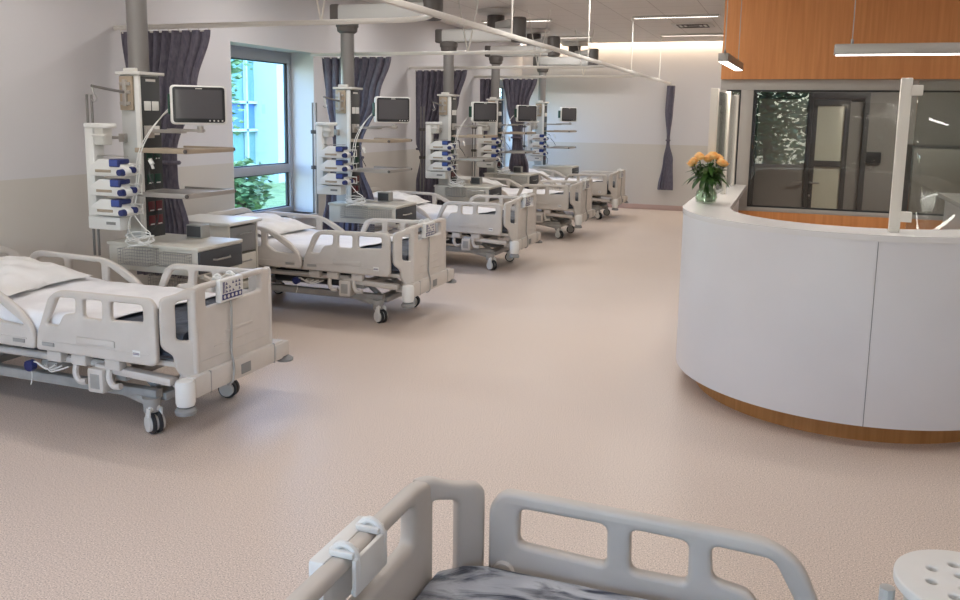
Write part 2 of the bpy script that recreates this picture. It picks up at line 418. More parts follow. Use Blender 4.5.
# ------------------------------------------------------------------ curtain rails
ZR = 2.47; XRL = -2.30
CY = [5.60, 8.63, 11.30, 13.98]
bm = bmesh.new(); box(bm, XRL-.02, XRL+.02, 1.5, YF, ZR-.02, ZR+.02, .003)
t = thing('curtain_track', 'long white ceiling-hung curtain track running diagonally towards the far wall', 'curtain rail', (XRL, 9, ZR-.02))
o = obj('track', bm, 'rail', t); o.location = (-XRL, -9, -ZR+.02)
for yy in (4.2, 6.95, 9.8, 12.6, 15.4):
    bm = bmesh.new(); cyl(bm, (XRL, yy, ZR), (XRL, yy, ZC), .008, n=8); cyl(bm, (XRL, yy, ZC-.02), (XRL, yy, ZC), .03)
    o = obj('hanger_rod', bm, 'rail', t); o.location = (-XRL, -9, -ZR+.02)
names = ['nearest', 'second', 'third', 'fourth', 'fifth']
for i, cy in enumerate(CY):
    t = thing('curtain_rail', 'white curtain rail crossing above the %s curtain from the left wall' % names[i], 'curtain rail', (-4, cy, ZR-.02))
    pts = [(XL, cy, ZR), (-4.5, cy, ZR), (-3.4, cy, ZR), (XRL-.45, cy, ZR)] + [(XRL-.45+.45*math.sin(a), cy-.45+.45*math.cos(a), ZR) for a in [PI/2*k/8 for k in range(1, 9)]]
    bm = bmesh.new(); tube(bm, pts, .02, 8); o = obj('rail', bm, 'rail', t); o.location = (4, -cy, -ZR+.02)
    bm = bmesh.new()
    for s in (-1, 1): cyl(bm, (-3.35, cy, ZR), (-3.35+s*.16, cy, ZC), .007, n=8)
    o = obj('hanger', bm, 'rail', t); o.location = (4, -cy, -ZR+.02)

# ------------------------------------------------------------------ curtains
def curtain(name, label, cx, cy, prof, folds, amp, along='x', tie=None, mt='curtain', group='grey bed curtains'):
    """prof: list of (z, left, right, foldscale)"""
    t = thing(name, label, 'curtain', (cx, cy, prof[-1][0]), 0, group)
    z0 = prof[-1][0]
    nu, nv = folds*10, 44; bm = bmesh.new(); g = []
    ztop = prof[0][0]
    rnd = [random.uniform(.7, 1.3) for _ in range(folds*2+2)]
    for v in range(nv+1):
        z = ztop+(z0-ztop)*v/nv
        for (za, a0, a1, fa), (zb, b0, b1, fb) in zip(prof, prof[1:]):
            if zb <= z <= za+1e-6:
                q = (za-z)/(za-zb); q = q*q*(3-2*q); l = a0+(b0-a0)*q; r = a1+(b1-a1)*q; f = fa+(fb-fa)*q; break
        row = []
        for u in range(nu+1):
            s = u/nu; k = s*folds; wv = math.sin(2*PI*k)*rnd[int(k)] + .35*math.sin(4.3*PI*k+z*1.7)
            x = l+(r-l)*s + .012*math.cos(2*PI*k)*f; yv = wv*amp*f
            if along == 'y': x, yv = yv, x
            row.append(bm.verts.new((x - (cx if along == 'x' else 0), yv - (cy if along == 'y' else 0), z-z0)))
        g.append(row)
    for v in range(nv):
        for u in range(nu): bm.faces.new((g[v][u], g[v][u+1], g[v+1][u+1], g[v+1][u]))
    o = obj('fabric', bm, mt, t, ang=80)
    sm = o.modifiers.new('s', 'SOLIDIFY'); sm.thickness = .004
    if tie:
        zt, a, b_ = tie; bm = bmesh.new(); n = 24
        pts = [((a+b_)/2-cx+(b_-a)/2*1.08*math.cos(2*PI*k/n), (amp*1.3+.01)*math.sin(2*PI*k/n), zt-z0) for k in range(n)] if along == 'x' else \
              [((amp*1.3+.01)*math.sin(2*PI*k/n), (a+b_)/2-cy+(b_-a)/2*1.08*math.cos(2*PI*k/n), zt-z0) for k in range(n)]
        tube(bm, pts, .018, 6, closed=True); obj('tieback', bm, mt, t)
    bm = bmesh.new()
    if along == 'x':
        a, b_ = prof[0][1], prof[0][2]
        for k in range(folds+1):
            x = a+(b_-a)*k/folds - cx; cyl(bm, (x, 0, ztop-z0-.01), (x, 0, ztop-z0+.02), .006, n=8)
        box(bm, a-cx, b_-cx, -.006, .006, ztop-z0-.012, ztop-z0-.002); obj('glider_tape', bm, 'rail', t)
    return t
ct = 2.435
curtain('bed_curtain', 'dark grey tied curtain behind the nearest equipment column, left edge of the room', -4.9, CY[0],
        [(ct, -5.24, -4.36, 1), (2.0, -5.2, -4.50, 1), (1.45, -5.08, -4.72, .8), (1.25, -5.06, -4.72, .8), (.8, -5.12, -4.62, 1), (.42, -5.2, -4.58, 1)], 9, .035, tie=(1.38, -5.08, -4.72))
curtain('bed_curtain', 'dark grey curtain hanging just right of the near window, behind the second column', -4.9, CY[1],
        [(ct, -5.16, -4.28, 1), (2.0, -5.12, -4.42, 1), (1.40, -5.02, -4.66, .8), (1.2, -5.06, -4.64, .8), (.8, -5.14, -4.50, 1), (.42, -5.22, -4.50, 1)], 9, .035, tie=(1.3, -5.04, -4.65))
curtain('bed_curtain', 'dark grey curtain with straight left edge behind the third equipment column', -4.9, CY[2],
        [(ct, -5.20, -4.40, 1), (2.0, -5.20, -4.52, 1), (1.40, -5.20, -4.80, .8), (1.2, -5.12, -4.80, .8), (.8, -5.2, -4.72, 1), (.3, -5.2, -4.70, 1)], 8, .035, tie=(1.3, -5.16, -4.8))
curtain('bed_curtain', 'narrow dark grey curtain left of the fourth equipment column, by the far window', -5.0, CY[3],
        [(ct, -5.20, -4.84, 1), (2.0, -5.2, -4.90, 1), (1.40, -5.2, -5.0, .7), (.8, -5.2, -4.98, .8), (.4, -5.2, -4.96, 1)], 4, .03)
curtain('bed_curtain', 'dark grey curtain pinched in the middle, in front of the far left window', -4.5, CY[3],
        [(ct, -4.78, -4.16, 1), (2.0, -4.70, -4.30, 1), (1.50, -4.58, -4.42, .7), (1.35, -4.58, -4.40, .7), (.9, -4.64, -4.28, 1), (.4, -4.68, -4.24, 1)], 6, .03, tie=(1.43, -4.58, -4.41))
curtain('side_curtain', 'lone dark grey knotted curtain hanging in front of the far wall', -2.24, 16.52,
        [(2.42, -2.315, -2.17, 1), (1.95, -2.33, -2.19, 1), (1.42, -2.275, -2.22, .5), (1.34, -2.275, -2.22, .5), (1.0, -2.33, -2.15, 1), (.42, -2.42, -2.12, 1)], 5, .03, tie=(1.38, -2.275, -2.22), group=None)

# ------------------------------------------------------------------ hospital bed
def mirror_x(pts, c): return [(2*c-p[0], *p[1:]) for p in pts][::-1]
FOOT_RAIL = [(.125, .445), (.135, .54), (.235, .765, .06), (.31, .805, .05), (.94, .812, .045), (.975, .77, .04), (.975, .47), (.95, .44, .02)]
FOOT_HOLES = [[(.205, .60), (.295, .762), (.432, .768), (.425, .683), (.34, .670), (.295, .598)],
              [(.482, .768), (.618, .772), (.615, .664), (.480, .664)],
              [(.674, .772), (.895, .773), (.897, .677), (.672, .668)]]
HEAD_RAIL = [(.105, .445), (.115, .50), (.09, .575, .05), (.0, .67), (-.13, .745, .06), (-.27, .80, .08), (-.88, .812, .05), (-.955, .77, .04), (-.975, .50), (-.945, .445, .02)]
HEAD_HOLES = [[(-.235, .745), (.045, .582), (.0, .575), (-.16, .585), (-.245, .64)],
              [(-.30, .765), (-.58, .768), (-.58, .62), (-.30, .62)],
              [(-.63, .768), (-.86, .768), (-.90, .72), (-.90, .62), (-.63, .62)]]
CORDS = 0
def build_bed(mattress_mat):
    root = bpy.data.objects.new('hospital_bed', None); COL.objects.link(root)
    P = 'plastic'
    for s in (-1, 1):
        y = s*.465; dx = -.045
        for nm, out, hol in (('foot_side_rail', FOOT_RAIL, FOOT_HOLES), ('head_side_rail', HEAD_RAIL, HEAD_HOLES)):
            bm = bmesh.new(); plate(bm, out, hol, .038, .012, .02, XZ(y, dx), .022)
            # moulded ledge and grip strip on the outer face
            x0, x1 = (.115, .885) if nm[0] == 'f' else (-.945, .015)
            box(bm, x0, x1, y+s*.017, y+s*.023, .50, .506, .002); 
            if nm[0] == 'f': box(bm, .385, .655, y+s*.016, y+s*.026, .515, .555, .006)
            rl = obj(nm, bm, P, root)
            bm = bmesh.new(); cx = .175 if nm[0] == 'f' else -.045
            box(bm, cx-.045, cx+.045, y+s*.016, y+s*.024, .475, .497, .003); obj('release_grip', bm, 'frame', rl)
            if nm[0] == 'f':
                bm = bmesh.new(); box(bm, .775, .825, y+s*.018, y+s*.0215, .485, .52, .001); st = obj('maker_sticker', bm, 'white', rl)
                bm = bmesh.new(); box(bm, .78, .82, y+s*.0215, y+s*.0225, .497, .508, 0); obj('sticker_mark', bm, 'navy', st)
                bm = bmesh.new(); cyl(bm, (.885, y-s*.018, .60), (.885, y-s*.03, .60), .03, .026, 24); obj('hinge_button', bm, P, rl)
    # footboard: main panel with grip opening, wings wrapping the corners with hand holes
    bm = bmesh.new()
    plate(bm, [(-.365, .36), (.365, .36), (.365, .85, .03), (.29, .868, .06), (-.29, .868, .06), (-.365, .85, .03)],
          [[(-.255, .835), (.255, .835), (.255, .735), (-.255, .735)]], .045, .014, .02, YZ(1.065), .02)
    for s in (-1, 1):
        # wing from (1.065, s*.37) to (.985, s*.475)
        a = Vector((1.072, s*.338, 0)); b_ = Vector((.955, s*.474, 0)); d = (b_-a); ln = d.length; d.normalize()
        nrm = Vector((d.y, -d.x, 0))
        mx = Matrix(((d.x, 0, nrm.x, a.x), (d.y, 0, nrm.y, a.y), (0, 1, 0, 0), (0, 0, 0, 1)))
        plate(bm, [(-.012, .36, .01), (.06, .36, .01), (.11, .42, .03), (.115, .50, .03), (ln, .55, .03), (ln, .818, .035), (.09, .834, .03), (.03, .862, .02), (-.012, .858, .01)],
              [[(.026, .805), (.10, .790), (.10, .585), (.026, .57)]], .04, .012, .02, mx, .02)
        cyl(bm, (1.071, s*.342, .372), (1.071, s*.342, .845), .0225, n=16)
    box(bm, 1.085, 1.091, -.20, .22, .50, .506, .002); box(bm, 1.085, 1.091, -.34, .30, .44, .446, .002)
    box(bm, 1.083, 1.091, -.10, .16, .555, .575, .004)
    fb = obj('footboard', bm, P, root)
    # headboard
    bm = bmesh.new()
    plate(bm, [(-.42, .40), (.42, .40), (.44, .78, .08), (.30, .86, .08), (-.30, .86, .08), (-.44, .78, .08)],
          [[(-.33, .80), (.33, .80), (.36, .68), (-.36, .68)]], .045, .014, .02, YZ(-1.065), .03)
    obj('headboard', bm, P, root)
    # mattress : flat part and raised back part
    n = 30; bm = bmesh.new(); W = .425
    def prof_z(x):
        r = max(0, -.18-x); return r*math.tan(math.radians(4.5))
    def loft(x0, x1, zlo, zhi, wy, rr, name, mt, par, wob=0, steps=36, base=None):
        bm = bmesh.new(); rings = []
        for i in range(steps+1):
            x = x0+(x1-x0)*i/steps; e = min(1, min(i, steps-i)/1.5)
            inset = (1-e)*rr
            z0, z1 = zlo+prof_z(x)+inset*.6, zhi+prof_z(x)-inset*.6
            ring = []; w_ = wy-inset; cs = []
            for (cx, cz, a0) in ((w_-rr, z1-rr, 0), (-w_+rr, z1-rr, 90), (-w_+rr, z0+rr, 180), (w_-rr, z0+rr, 270)):
                for k in range(5):
                    a = math.radians(a0+22.5*k); cs.append((cx+rr*math.cos(a), cz+rr*math.sin(a)))
            # extra verts across the top for soft relief
            top0, top1 = cs[4], cs[5]
            mid = [(top0[0]+(top1[0]-top0[0])*k/12, top0[1]) for k in range(1, 12)]
            cs = cs[:5]+mid+cs[5:]
            for (yy, zz) in cs:
                dz = wob*(math.sin(x*9+yy*6)+math.sin(yy*17-x*13)*.6+math.sin(x*23+yy*4)*.3) if zz > z1-rr*.5 else 0
                ring.append(bm.verts.new((x, yy, zz+dz)))
            rings.append(ring)
        for a, b_ in zip(rings, rings[1:]):
            for j in range(len(a)): bm.faces.new((a[j], a[(j+1) % len(a)], b_[(j+1) % len(b_)], b_[j]))
        bm.faces.new(rings[0][::-1]); bm.faces.new(rings[-1])
        return obj(name, bm, mt, par, ang=60)
    mtr = loft(-1.02, 1.03, .46, .635, W, .035, 'mattress', mattress_mat, root, wob=.0025)
    # mattress platform panels
    bm = bmesh.new(); box(bm, -.15, 1.0, -.41, .41, .425, .458, .008); 
    mxr = Matrix.Rotation(math.radians(4.5), 4, 'Y')
    box(bm, -1.02, -.2, -.41, .41, .455, .485, .008, rot=mxr); obj('mattress_platform', bm, P, root)
    # side tubes and rail carriers
    bm = bmesh.new()
    for s in (-1, 1):
        tube(bm, [(-1.0, s*.40, .385), (.5, s*.40, .385)], .022, 10)
        box(bm, .45, .98, s*.405-.035, s*.405+.035, .335, .385, .018, rot=Matrix.Rotation(math.radians(3), 4, 'Y'))
    obj('side_beam', bm, P, root)
    for s in (-1, 1):
        for x in (-.78, -.42, .18, .36, .60):
            bm = bmesh.new(); box(bm, x-.055, x+.055, s*.43-.03, s*.43+.03, .375, .44, .012)
            if x in (.36, .60):
                tube(bm, smooth_path([(x-.03, s*.43, .40), (x-.03, s*.45, .33), (x, s*.45, .285), (x+.05, s*.45, .29)], 4), .018, 8)
            obj('rail_bracket', bm, P, root)
    for s in (-1, 1):
        bm = bmesh.new(); box(bm, .43, .54, s*.42-.05, s*.42+.05, .235, .375, .012)
        cb = obj('motor_box', bm, P, root)
        bx('vent_grille', 'frame', cb, .452, .518, s*.47-.002, s*.47+.003, .26, .345, bev=.003)
        bm = bmesh.new()
        cyl(bm, (.0, s*.44, .335), (.0, s*.475, .335), .032, n=20)
        for k in range(5):
            a = 2*PI*k/5; cyl(bm, (.024*math.cos(a), s*.45, .335+.024*math.sin(a)), (.024*math.cos(a), s*.475, .335+.024*math.sin(a)), .010, n=8)
        obj('blue_knob', bm, 'blue', root)['label'] = 'small blue turning knob under the side rail'
        bm = bmesh.new()
        for k in range(3):
            tube(bm, smooth_path([(-.02+.05*k, s*.43, .345), (.05+.05*k, s*.46, .36-.02*k), (.11+.04*k, s*.45, .325), (.16+.05*k, s*.43, .35)], 5), .005, 6)
        tube(bm, smooth_path([(0, s*.455, .33), (.01, s*.46, .27), (-.005, s*.46, .22)], 4), .003, 6)
        obj('hose_bundle', bm, 'plastic_light', root)
    # lifting frame and chassis
    bm = bmesh.new()
    for s in (-1, 1):
        box(bm, -.88, .78, s*.30-.03, s*.30+.03, .185, .245, .008)
        for x0, x1, z0, z1 in ((-.6, -.35, .24, .42), (.45, .7, .42, .22)):
            tube(bm, [(x0, s*.22, z0), (x1, s*.22, z1)], .024, 10)
    for x in (-.5, .1, .6): box(bm, x-.04, x+.04, -.40, .40, .30, .35, .008)
    obj('lifting_frame', bm, 'frame', root)
    bm = bmesh.new(); box(bm, -.45, .25, -.13, .13, .24, .36, .02); obj('actuator', bm, 'dark_frame', root)
    for sx in (-1, 1):
        x = sx*.74; bm = bmesh.new()
        box(bm, x-.06, x+.06, -.27, .27, .165, .215, .012)
        for s in (-1, 1):
            tube(bm, [(x-sx*.28, s*.28, .215), (x-sx*.02, s*.31, .175)], .035, 10)
            cyl(bm, (x, s*.32, .12), (x, s*.32, .20), .045, .05)
        obj('chassis', bm, 'frame', root)
    # bumper at the foot end with corner rollers
    bm = bmesh.new(); box(bm, 1.0, 1.115, -.40, .44, .262, .385, .014); box(bm, 1.03, 1.125, .34, .49, .275, .372, .014)
    box(bm, .92, 1.03, -.36, .36, .29, .35, .01)
    bp = obj('foot_bumper', bm, P, root)
    bm = bmesh.new(); box(bm, 1.114, 1.118, -.0, .09, .285, .345, .001); obj('pedal_label', bm, 'rubber_grey', bp)
    bm = bmesh.new(); box(bm, 1.10, 1.1165, -.275, -.268, .262, .386); box(bm, 1.10, 1.1165, .333, .34, .262, .386); obj('bumper_joint', bm, 'frame', bp)
    bm = bmesh.new(); lathe(bm, [(.03, .232), (.046, .237), (.052, .255), (.052, .36), (.044, .375), (.02, .378)], (1.078, -.44, 0)); c_ = obj('corner_post', bm, 'white', bp)
    bm = bmesh.new(); lathe(bm, [(.03, .188), (.054, .19), (.058, .20), (.058, .212), (.045, .228), (.02, .232)], (1.078, -.44, 0)); obj('roller', bm, 'rubber_grey', c_)
    bm = bmesh.new(); lathe(bm, [(.02, .232), (.052, .236), (.054, .25), (.04, .262), (.01, .28)], (1.09, .485, 0)); obj('roller', bm, 'rubber_grey', bp)
    bm = bmesh.new(); box(bm, -1.12, -1.05, -.44, .44, .27, .37, .014); obj('head_bumper', bm, P, root)
    # casters
    for sx in (-1, 1):
        for s in (-1, 1):
            x, yy = sx*.74, s*.32
            a = math.radians(-28 if s < 0 else 12)
            mx = Matrix.Translation((x, yy, 0)) @ Matrix.Rotation(a, 4, 'Z')
            bm = bmesh.new()
            box(bm, -.02, .045, -.034, .034, .125, .16, .01)
            for q in (-1, 1):
                box(bm, .0, .06, q*.034-.007, q*.034+.007, .05, .15, .006)
            bmesh.ops.transform(bm, matrix=mx, verts=bm.verts)
            cs = obj('caster', bm, 'plastic_light', root)
            bm = bmesh.new(); c = Vector((.035, 0, .060))
            for q in (-1, 1):
                cyl(bm, c+Vector((0, q*.018, 0))-Vector((0, .010, 0)), c+Vector((0, q*.018, 0))+Vector((0, .010, 0)), .060, n=28)
            bmesh.ops.transform(bm, matrix=mx, verts=bm.verts); wh = obj('wheel', bm, 'rubber', cs)
            bm = bmesh.new(); cyl(bm, c-Vector((0, .044, 0)), c+Vector((0, .044, 0)), .046, n=24)
            bmesh.ops.transform(bm, matrix=mx, verts=bm.verts); obj('wheel_cover', bm, 'plastic_light', wh)
    # control panel hooked over the footboard
    CPY = .03
    bm = bmesh.new()
    box(bm, 1.075, 1.112, -.165, .045, .742, .872, .008)
    box(bm, 1.03, 1.085, -.13, -.10, .868, .882, .004); box(bm, 1.03, 1.085, -.02, .01, .868, .882, .004)
    # clip running over and behind the rail
    for yy in (-.115, -.005):
        tube(bm, smooth_path([(1.085, yy, .872), (1.06, yy, .892), (1.03, yy, .872), (1.03, yy, .81), (1.035, yy, .79)], 4), .008, 8)
    box(bm, 1.022, 1.034, -.13, .01, .79, .87, .006)
    cp = obj('control_panel', bm, 'white', root)
    bm = bmesh.new(); box(bm, 1.111, 1.1135, -.15, .03, .788, .862); kp = obj('keypad', bm, 'plastic_light', cp)
    bm = bmesh.new(); box(bm, 1.111, 1.114, -.15, .03, .756, .788); obj('keypad_strip', bm, 'navy', cp)
    bm = bmesh.new()
    for r_ in range(3):
        for c in range(5):
            y0 = -.118+.029*c; z0 = .795+.022*r_
            if (r_*5+c) % 4 != 3: box(bm, 1.1135, 1.115, y0, y0+.016, z0, z0+.006); box(bm, 1.1135, 1.115, y0+.004, y0+.009, z0, z0+.014)
    box(bm, 1.1135, 1.115, -.143, -.137, .794, .858); box(bm, 1.1135, 1.115, -.130, -.126, .794, .858)
    obj('key_symbols', bm, 'navy', cp)
    bm = bmesh.new()
    for c in range(5): cyl(bm, (1.114, -.13+.035*c, .772), (1.1155, -.13+.035*c, .772), .010, n=12)
    obj('strip_keys', bm, 'plastic_light', cp)
    bm = bmesh.new(); tube(bm, smooth_path([(1.10, -.06, .745), (1.105, -.062, .68), (1.098, -.055, .55), (1.10, -.065, .44), (1.125, -.08, .36), (1.13, -.10, .28), (1.10, -.11, .255)], 6), .0065, 8)
    obj('control_cable', bm, 'frame', cp)
    return root, loft, prof_z
bedA, loft, prof_z = build_bed('mattress')
pos = [(-4.04, 3.95), (-4.03, 6.72), (-3.99, 9.50), (-3.94, 12.37), (-3.92, 15.0)]
blab = ['grey-beige hospital bed nearest on the left, cut off by the left edge of the photo',
        'grey-beige hospital bed, second in the row, standing below the near window',
        'grey-beige hospital bed, third in the row, in front of the third equipment column',
        'grey-beige hospital bed, fourth in the row, second from the far wall',
        'grey-beige hospital bed at the far end of the row, closest to the far wall']
beds = []
for i, (x, y) in enumerate(pos):
    b_ = bedA if i == 0 else copy_tree(bedA)
    b_.location = (x, y, 0); tag(b_, blab[i], 'hospital bed', 'hospital beds in the row'); beds.append(b_)
# front bed turned round: same bed with the plastic-wrapped mattress
bedB = copy_tree(bedA); bedB.location = (.272, 1.43, .0); bedB.rotation_euler = (0, 0, PI)
tag(bedB, 'hospital bed in the bottom foreground with marbled blue-grey plastic covered mattress', 'hospital bed')
for ch in bedB.children:
    if ch.name.startswith('mattress') and 'platform' not in ch.name:
        ch.data = ch.data.copy(); ch.data.materials.clear(); ch.data.materials.append(M['marble'])

for ch in bedB.children:      # this bed is cranked up a little
    if not ch.name.startswith(('caster', 'chassis', 'lifting_frame', 'actuator')): ch.location.z += .06
    if ch.name.startswith('control_panel'): ch.location.y += .06
# sheets and pillows
def make_sheet():
    bm = bmesh.new(); rings = []
    st = 60; W = .432
    for i in range(st+1):
        x = -1.03+(1.66)*i/st
        ring = []
        # slanted foot edge
        for k in range(41):
            u = -1+2*k/40
            sx = x if i < st-6 else x + (i-(st-6))/6*(.10*u)
            if abs(u) < .86: y = u/.86*(W-.02); z = .648
            else:
                q = (abs(u)-.86)/.14; y = math.copysign(W-.02+min(q*3, 1)*.024, u); z = .648-max(0, q-.12)*.145
            z += prof_z(sx)+.0035*math.sin(x*15+y*7)+.003*math.sin(y*22-x*9)+.002*math.sin(x*41+y*5)
            ring.append(bm.verts.new((sx, y, z)))
        rings.append(ring)
    for a, b_ in zip(rings, rings[1:]):
        for j in range(40): bm.faces.new((a[j], a[j+1], b_[j+1], b_[j]))
    o = obj('bed_sheet', bm, 'sheet', ang=80); sm = o.modifiers.new('s', 'SOLIDIFY'); sm.thickness = .006; sm.offset = 1
    return o
def make_pillow():
    bm = bmesh.new(); n = 36; g = {}
    for side in (1, -1):
        for i in range(n+1):
            for j in range(n+1):
                u, v = -1+2*i/n, -1+2*j/n
                ed = (1-abs(u)**2.6)*(1-abs(v)**2.6)
                h = .092*max(ed, 0)**.55
                pin = 1-.06*(abs(u)**2*(1-abs(v)**2)+abs(v)**2*(1-abs(u)**2))
                x = .35*u*pin*(1+.05*abs(v)**4*abs(u)); y = .335*v*pin*(1+.05*abs(u)**4*abs(v))
                z = side*h*(1 if side > 0 else .42)
                z += (.006*math.sin(7*u+5*v)+.005*math.sin(11*v-6*u)+.004*math.sin(17*u+3))*min(1, ed*3)
                if side < 0 and (i in (0, n) or j in (0, n)): g[(side, i, j)] = g[(1, i, j)]; continue
                g[(side, i, j)] = bm.verts.new((x, y, z))
    for side in (1, -1):
        for i in range(n):
            for j in range(n):
                try: bm.faces.new((g[(side, i, j)], g[(side, i+1, j)], g[(side, i+1, j+1)], g[(side, i, j+1)]))
                except ValueError: pass
    o = obj('pillow', bm, 'pillow', ang=80)
    return o
sh0 = make_sheet(); pw0 = make_pillow()
snames = ['nearest bed on the left', 'second bed below the window', 'third bed in the row', 'fourth bed in the row', 'farthest bed by the far wall']
for i, (x, y) in enumerate(pos):
    s = sh0 if i == 0 else sh0.copy(); p = pw0 if i == 0 else pw0.copy()
    if i: COL.objects.link(s); COL.objects.link(p)
    s.location = (x, y, 0); tag(s, 'white fitted sheet on the %s' % snames[i], 'bed sheet', 'white sheets on the row of beds')
    tag(p, 'white pillow at the head of the %s' % snames[i], 'pillow', 'white pillows on the row of beds')
    p.location = (x-.66, y-.02+.03*(i % 2), .648+prof_z(-.66)+.044); p.rotation_euler = (0, math.radians(5.5), math.radians([4, -5, 3, -3, 4][i]))

# ------------------------------------------------------------------ ceiling supply pendants with columns
def wire_basket(bm, x0, x1, y0, y1, z0, z1, st=.022, r=.0017):
    k = int((x1-x0)/st)
    for i in range(k+1):
        x = x0+(x1-x0)*i/k
        tube(bm, [(x, y0, z1), (x, y0, z0), (x, y1, z0), (x, y1, z1)], r, 4)
    k = max(1, int((y1-y0)/st))
    for i in range(k+1):
        y = y0+(y1-y0)*i/k; tube(bm, [(x0, y, z1), (x0, y, z0), (x1, y, z0), (x1, y, z1)], r, 4)
    k = max(1, int((z1-z0)/st))
    for i in range(k+1):
        z = z0+(z1-z0)*i/k; tube(bm, [(x0, y0, z), (x1, y0, z), (x1, y1, z), (x0, y1, z)], r*(1.8 if i == k else 1), 4, closed=True)
def build_pendant():
    root = bpy.data.objects.new('supply_pendant', None); COL.objects.link(root)
    bm = bmesh.new(); cyl(bm, (-.05, -.04, 2.07), (-.05, -.04, 2.72), .072, n=28); obj('pole', bm, 'pole', root)
    bm = bmesh.new(); lathe(bm, [(.078, 2.64), (.105, 2.66), (.11, 2.70), (.12, 2.71), (.12, 2.76), (.10, 2.78)], (-.05, -.04, 0)); obj('pole_flange', bm, 'motor', root)
    bm = bmesh.new(); plate(bm, [(-.20, -.085, .06), (.95, -.075, .07), (.95, .075, .07), (-.20, .085, .06)], [], .17, .03, .05, Matrix.Translation((0, 0, 2.855))); obj('lower_arm', bm, 'arm', root)
    bm = bmesh.new(); box(bm, -.24, -.13, -.09, .09, 2.765, 2.945, .02); obj('arm_end_cap', bm, 'motor', root)
    bm = bmesh.new(); lathe(bm, [(.08, 2.76), (.105, 2.775), (.105, 3.06), (.09, 3.08)], (.92, 0, 0)); obj('elbow_joint', bm, 'motor', root)
    bm = bmesh.new(); a = Vector((.92, 0, 0)); b_ = Vector((.45, .44, 0)); d = (b_-a).normalized(); nn = Vector((-d.y, d.x, 0))*.065
    pl = [tuple((a+nn)[:2]), tuple((b_+nn)[:2]), tuple((b_-nn)[:2]), tuple((a-nn)[:2])]
    plate(bm, pl, [], .10, .02, .04, Matrix.Translation((0, 0, 3.02))); obj('upper_arm', bm, 'arm', root)
    bm = bmesh.new(); lathe(bm, [(.09, 2.93), (.12, 2.95), (.12, 3.16), (.10, 3.18)], (.45, .44, 0)); obj('ceiling_joint', bm, 'motor', root)
    bm = bmesh.new(); lathe(bm, [(.14, 3.165), (.25, 3.185), (.27, 3.235)], (.45, .44, 0)); obj('ceiling_cover', bm, 'ceil_white', root)
    # column: light front face, dark socket panel on the side facing the room
    bm = bmesh.new(); box(bm, -.15, .022, -.13, .075, .80, 2.055, .006); co = obj('column', bm, 'column', root)
    bm = bmesh.new(); box(bm, -.17, .06, -.155, .10, 2.055, 2.078, .004); box(bm, -.12, -.01, -.13, -.02, 2.078, 2.105, .006); obj('top_plate', bm, 'plastic_light', root)
    bm = bmesh.new(); box(bm, -.008, .030, -.142, -.118, .82, 2.05, .004); obj('edge_profile', bm, 'white', root)
    bm = bmesh.new(); box(bm, .022, .030, -.118, .075, .84, 2.045, .002); pd = obj('socket_panel', bm, 'panel_dark', root)
    bx('panel_label', 'white', pd, .0295, .032, -.07, .03, 2.01, 2.028)
    for z in (1.80, 1.62):
        for y in (-.095, -.015):
            bx('socket', 'white', pd, .0295, .036, y, y+.068, z, z+.068, bev=.003)
    for z, mm in ((1.44, 'green'), (1.26, 'green'), (1.055, 'red'), (.95, 'red')):
        for y in (-.095, -.015):
            bm = bmesh.new(); box(bm, .0295, .035, y, y+.065, z, z+.075, .003); g = obj('gas_outlet', bm, mm, pd); g['label'] = '%s gas outlet' % mm
            bx('outlet_label', 'white', g, .0345, .0365, y+.012, y+.053, z+.004, z+.012)
    # mounting plate with infusion arm
    bm = bmesh.new(); box(bm, -.14, -.022, -.150, -.13, 1.80, 2.045, .004); mp = obj('mounting_plate', bm, 'beige_plate', root)
    bm = bmesh.new()
    for z in (1.85, 1.93, 1.99): box(bm, -.13, -.035, -.165, -.149, z-.012, z+.012, .004)
    box(bm, -.095, -.065, -.172, -.149, 1.83, 2.02, .004); obj('clamp_block', bm, 'alu', mp)
    bm = bmesh.new(); tube(bm, [(-.08, -.17, 1.93), (-.09, -.30, 1.945), (-.10, -.45, 1.965)], .010, 8); ia = obj('infusion_arm', bm, 'pole', root)
    bm = bmesh.new(); tube(bm, smooth_path([(-.10, -.44, 1.965), (-.095, -.44, 1.92), (-.07, -.44, 1.88), (-.09, -.44, 1.855), (-.115, -.44, 1.875)], 5), .005, 6); obj('hook', bm, 'steel', ia)
    # shelves
    for z in (1.515, 1.205):
        bm = bmesh.new()
        box(bm, .17, .58, -.33, .18, z, z+.012, .003); box(bm, .032, .18, -.115, .07, z-.006, z+.012, .003)
        box(bm, .15, .60, -.34, -.322, z-.008, z+.026, .004); box(bm, .582, .60, -.34, .18, z-.008, z+.026, .004); box(bm, .15, .60, .165, .183, z-.008, z+.026, .004)
        sf = obj('shelf', bm, 'beige_plate' if z > 1.4 else 'alu', root)
        for yy in (-.346, .189):
            bm = bmesh.new(); cyl(bm, (.591, yy-.005, z+.009), (.591, yy+.005, z+.009), .014, n=14); obj('rail_end_cap', bm, 'motor', sf)
    # monitor bracket
    bm = bmesh.new(); box(bm, .032, .36, -.10, -.04, 1.64, 1.665, .004); box(bm, .28, .58, -.16, -.11, 1.655, 1.675, .004); box(bm, .032, .06, -.11, -.03, 1.60, 1.69, .004)
    cyl(bm, (.545, -.12, 1.65), (.545, -.12, 1.695), .022)
    obj('monitor_bracket', bm, 'alu', root)
    # side rails carrying the pump rack
    for z in (1.60, 1.22):
        bm = bmesh.new(); tube(bm, [(-.12, -.13, z), (-.20, -.16, z), (-.37, -.215, z)], .011, 8); box(bm, -.15, -.10, -.17, -.13, z-.03, z+.03, .004)
        obj('side_rail', bm, 'alu', root)
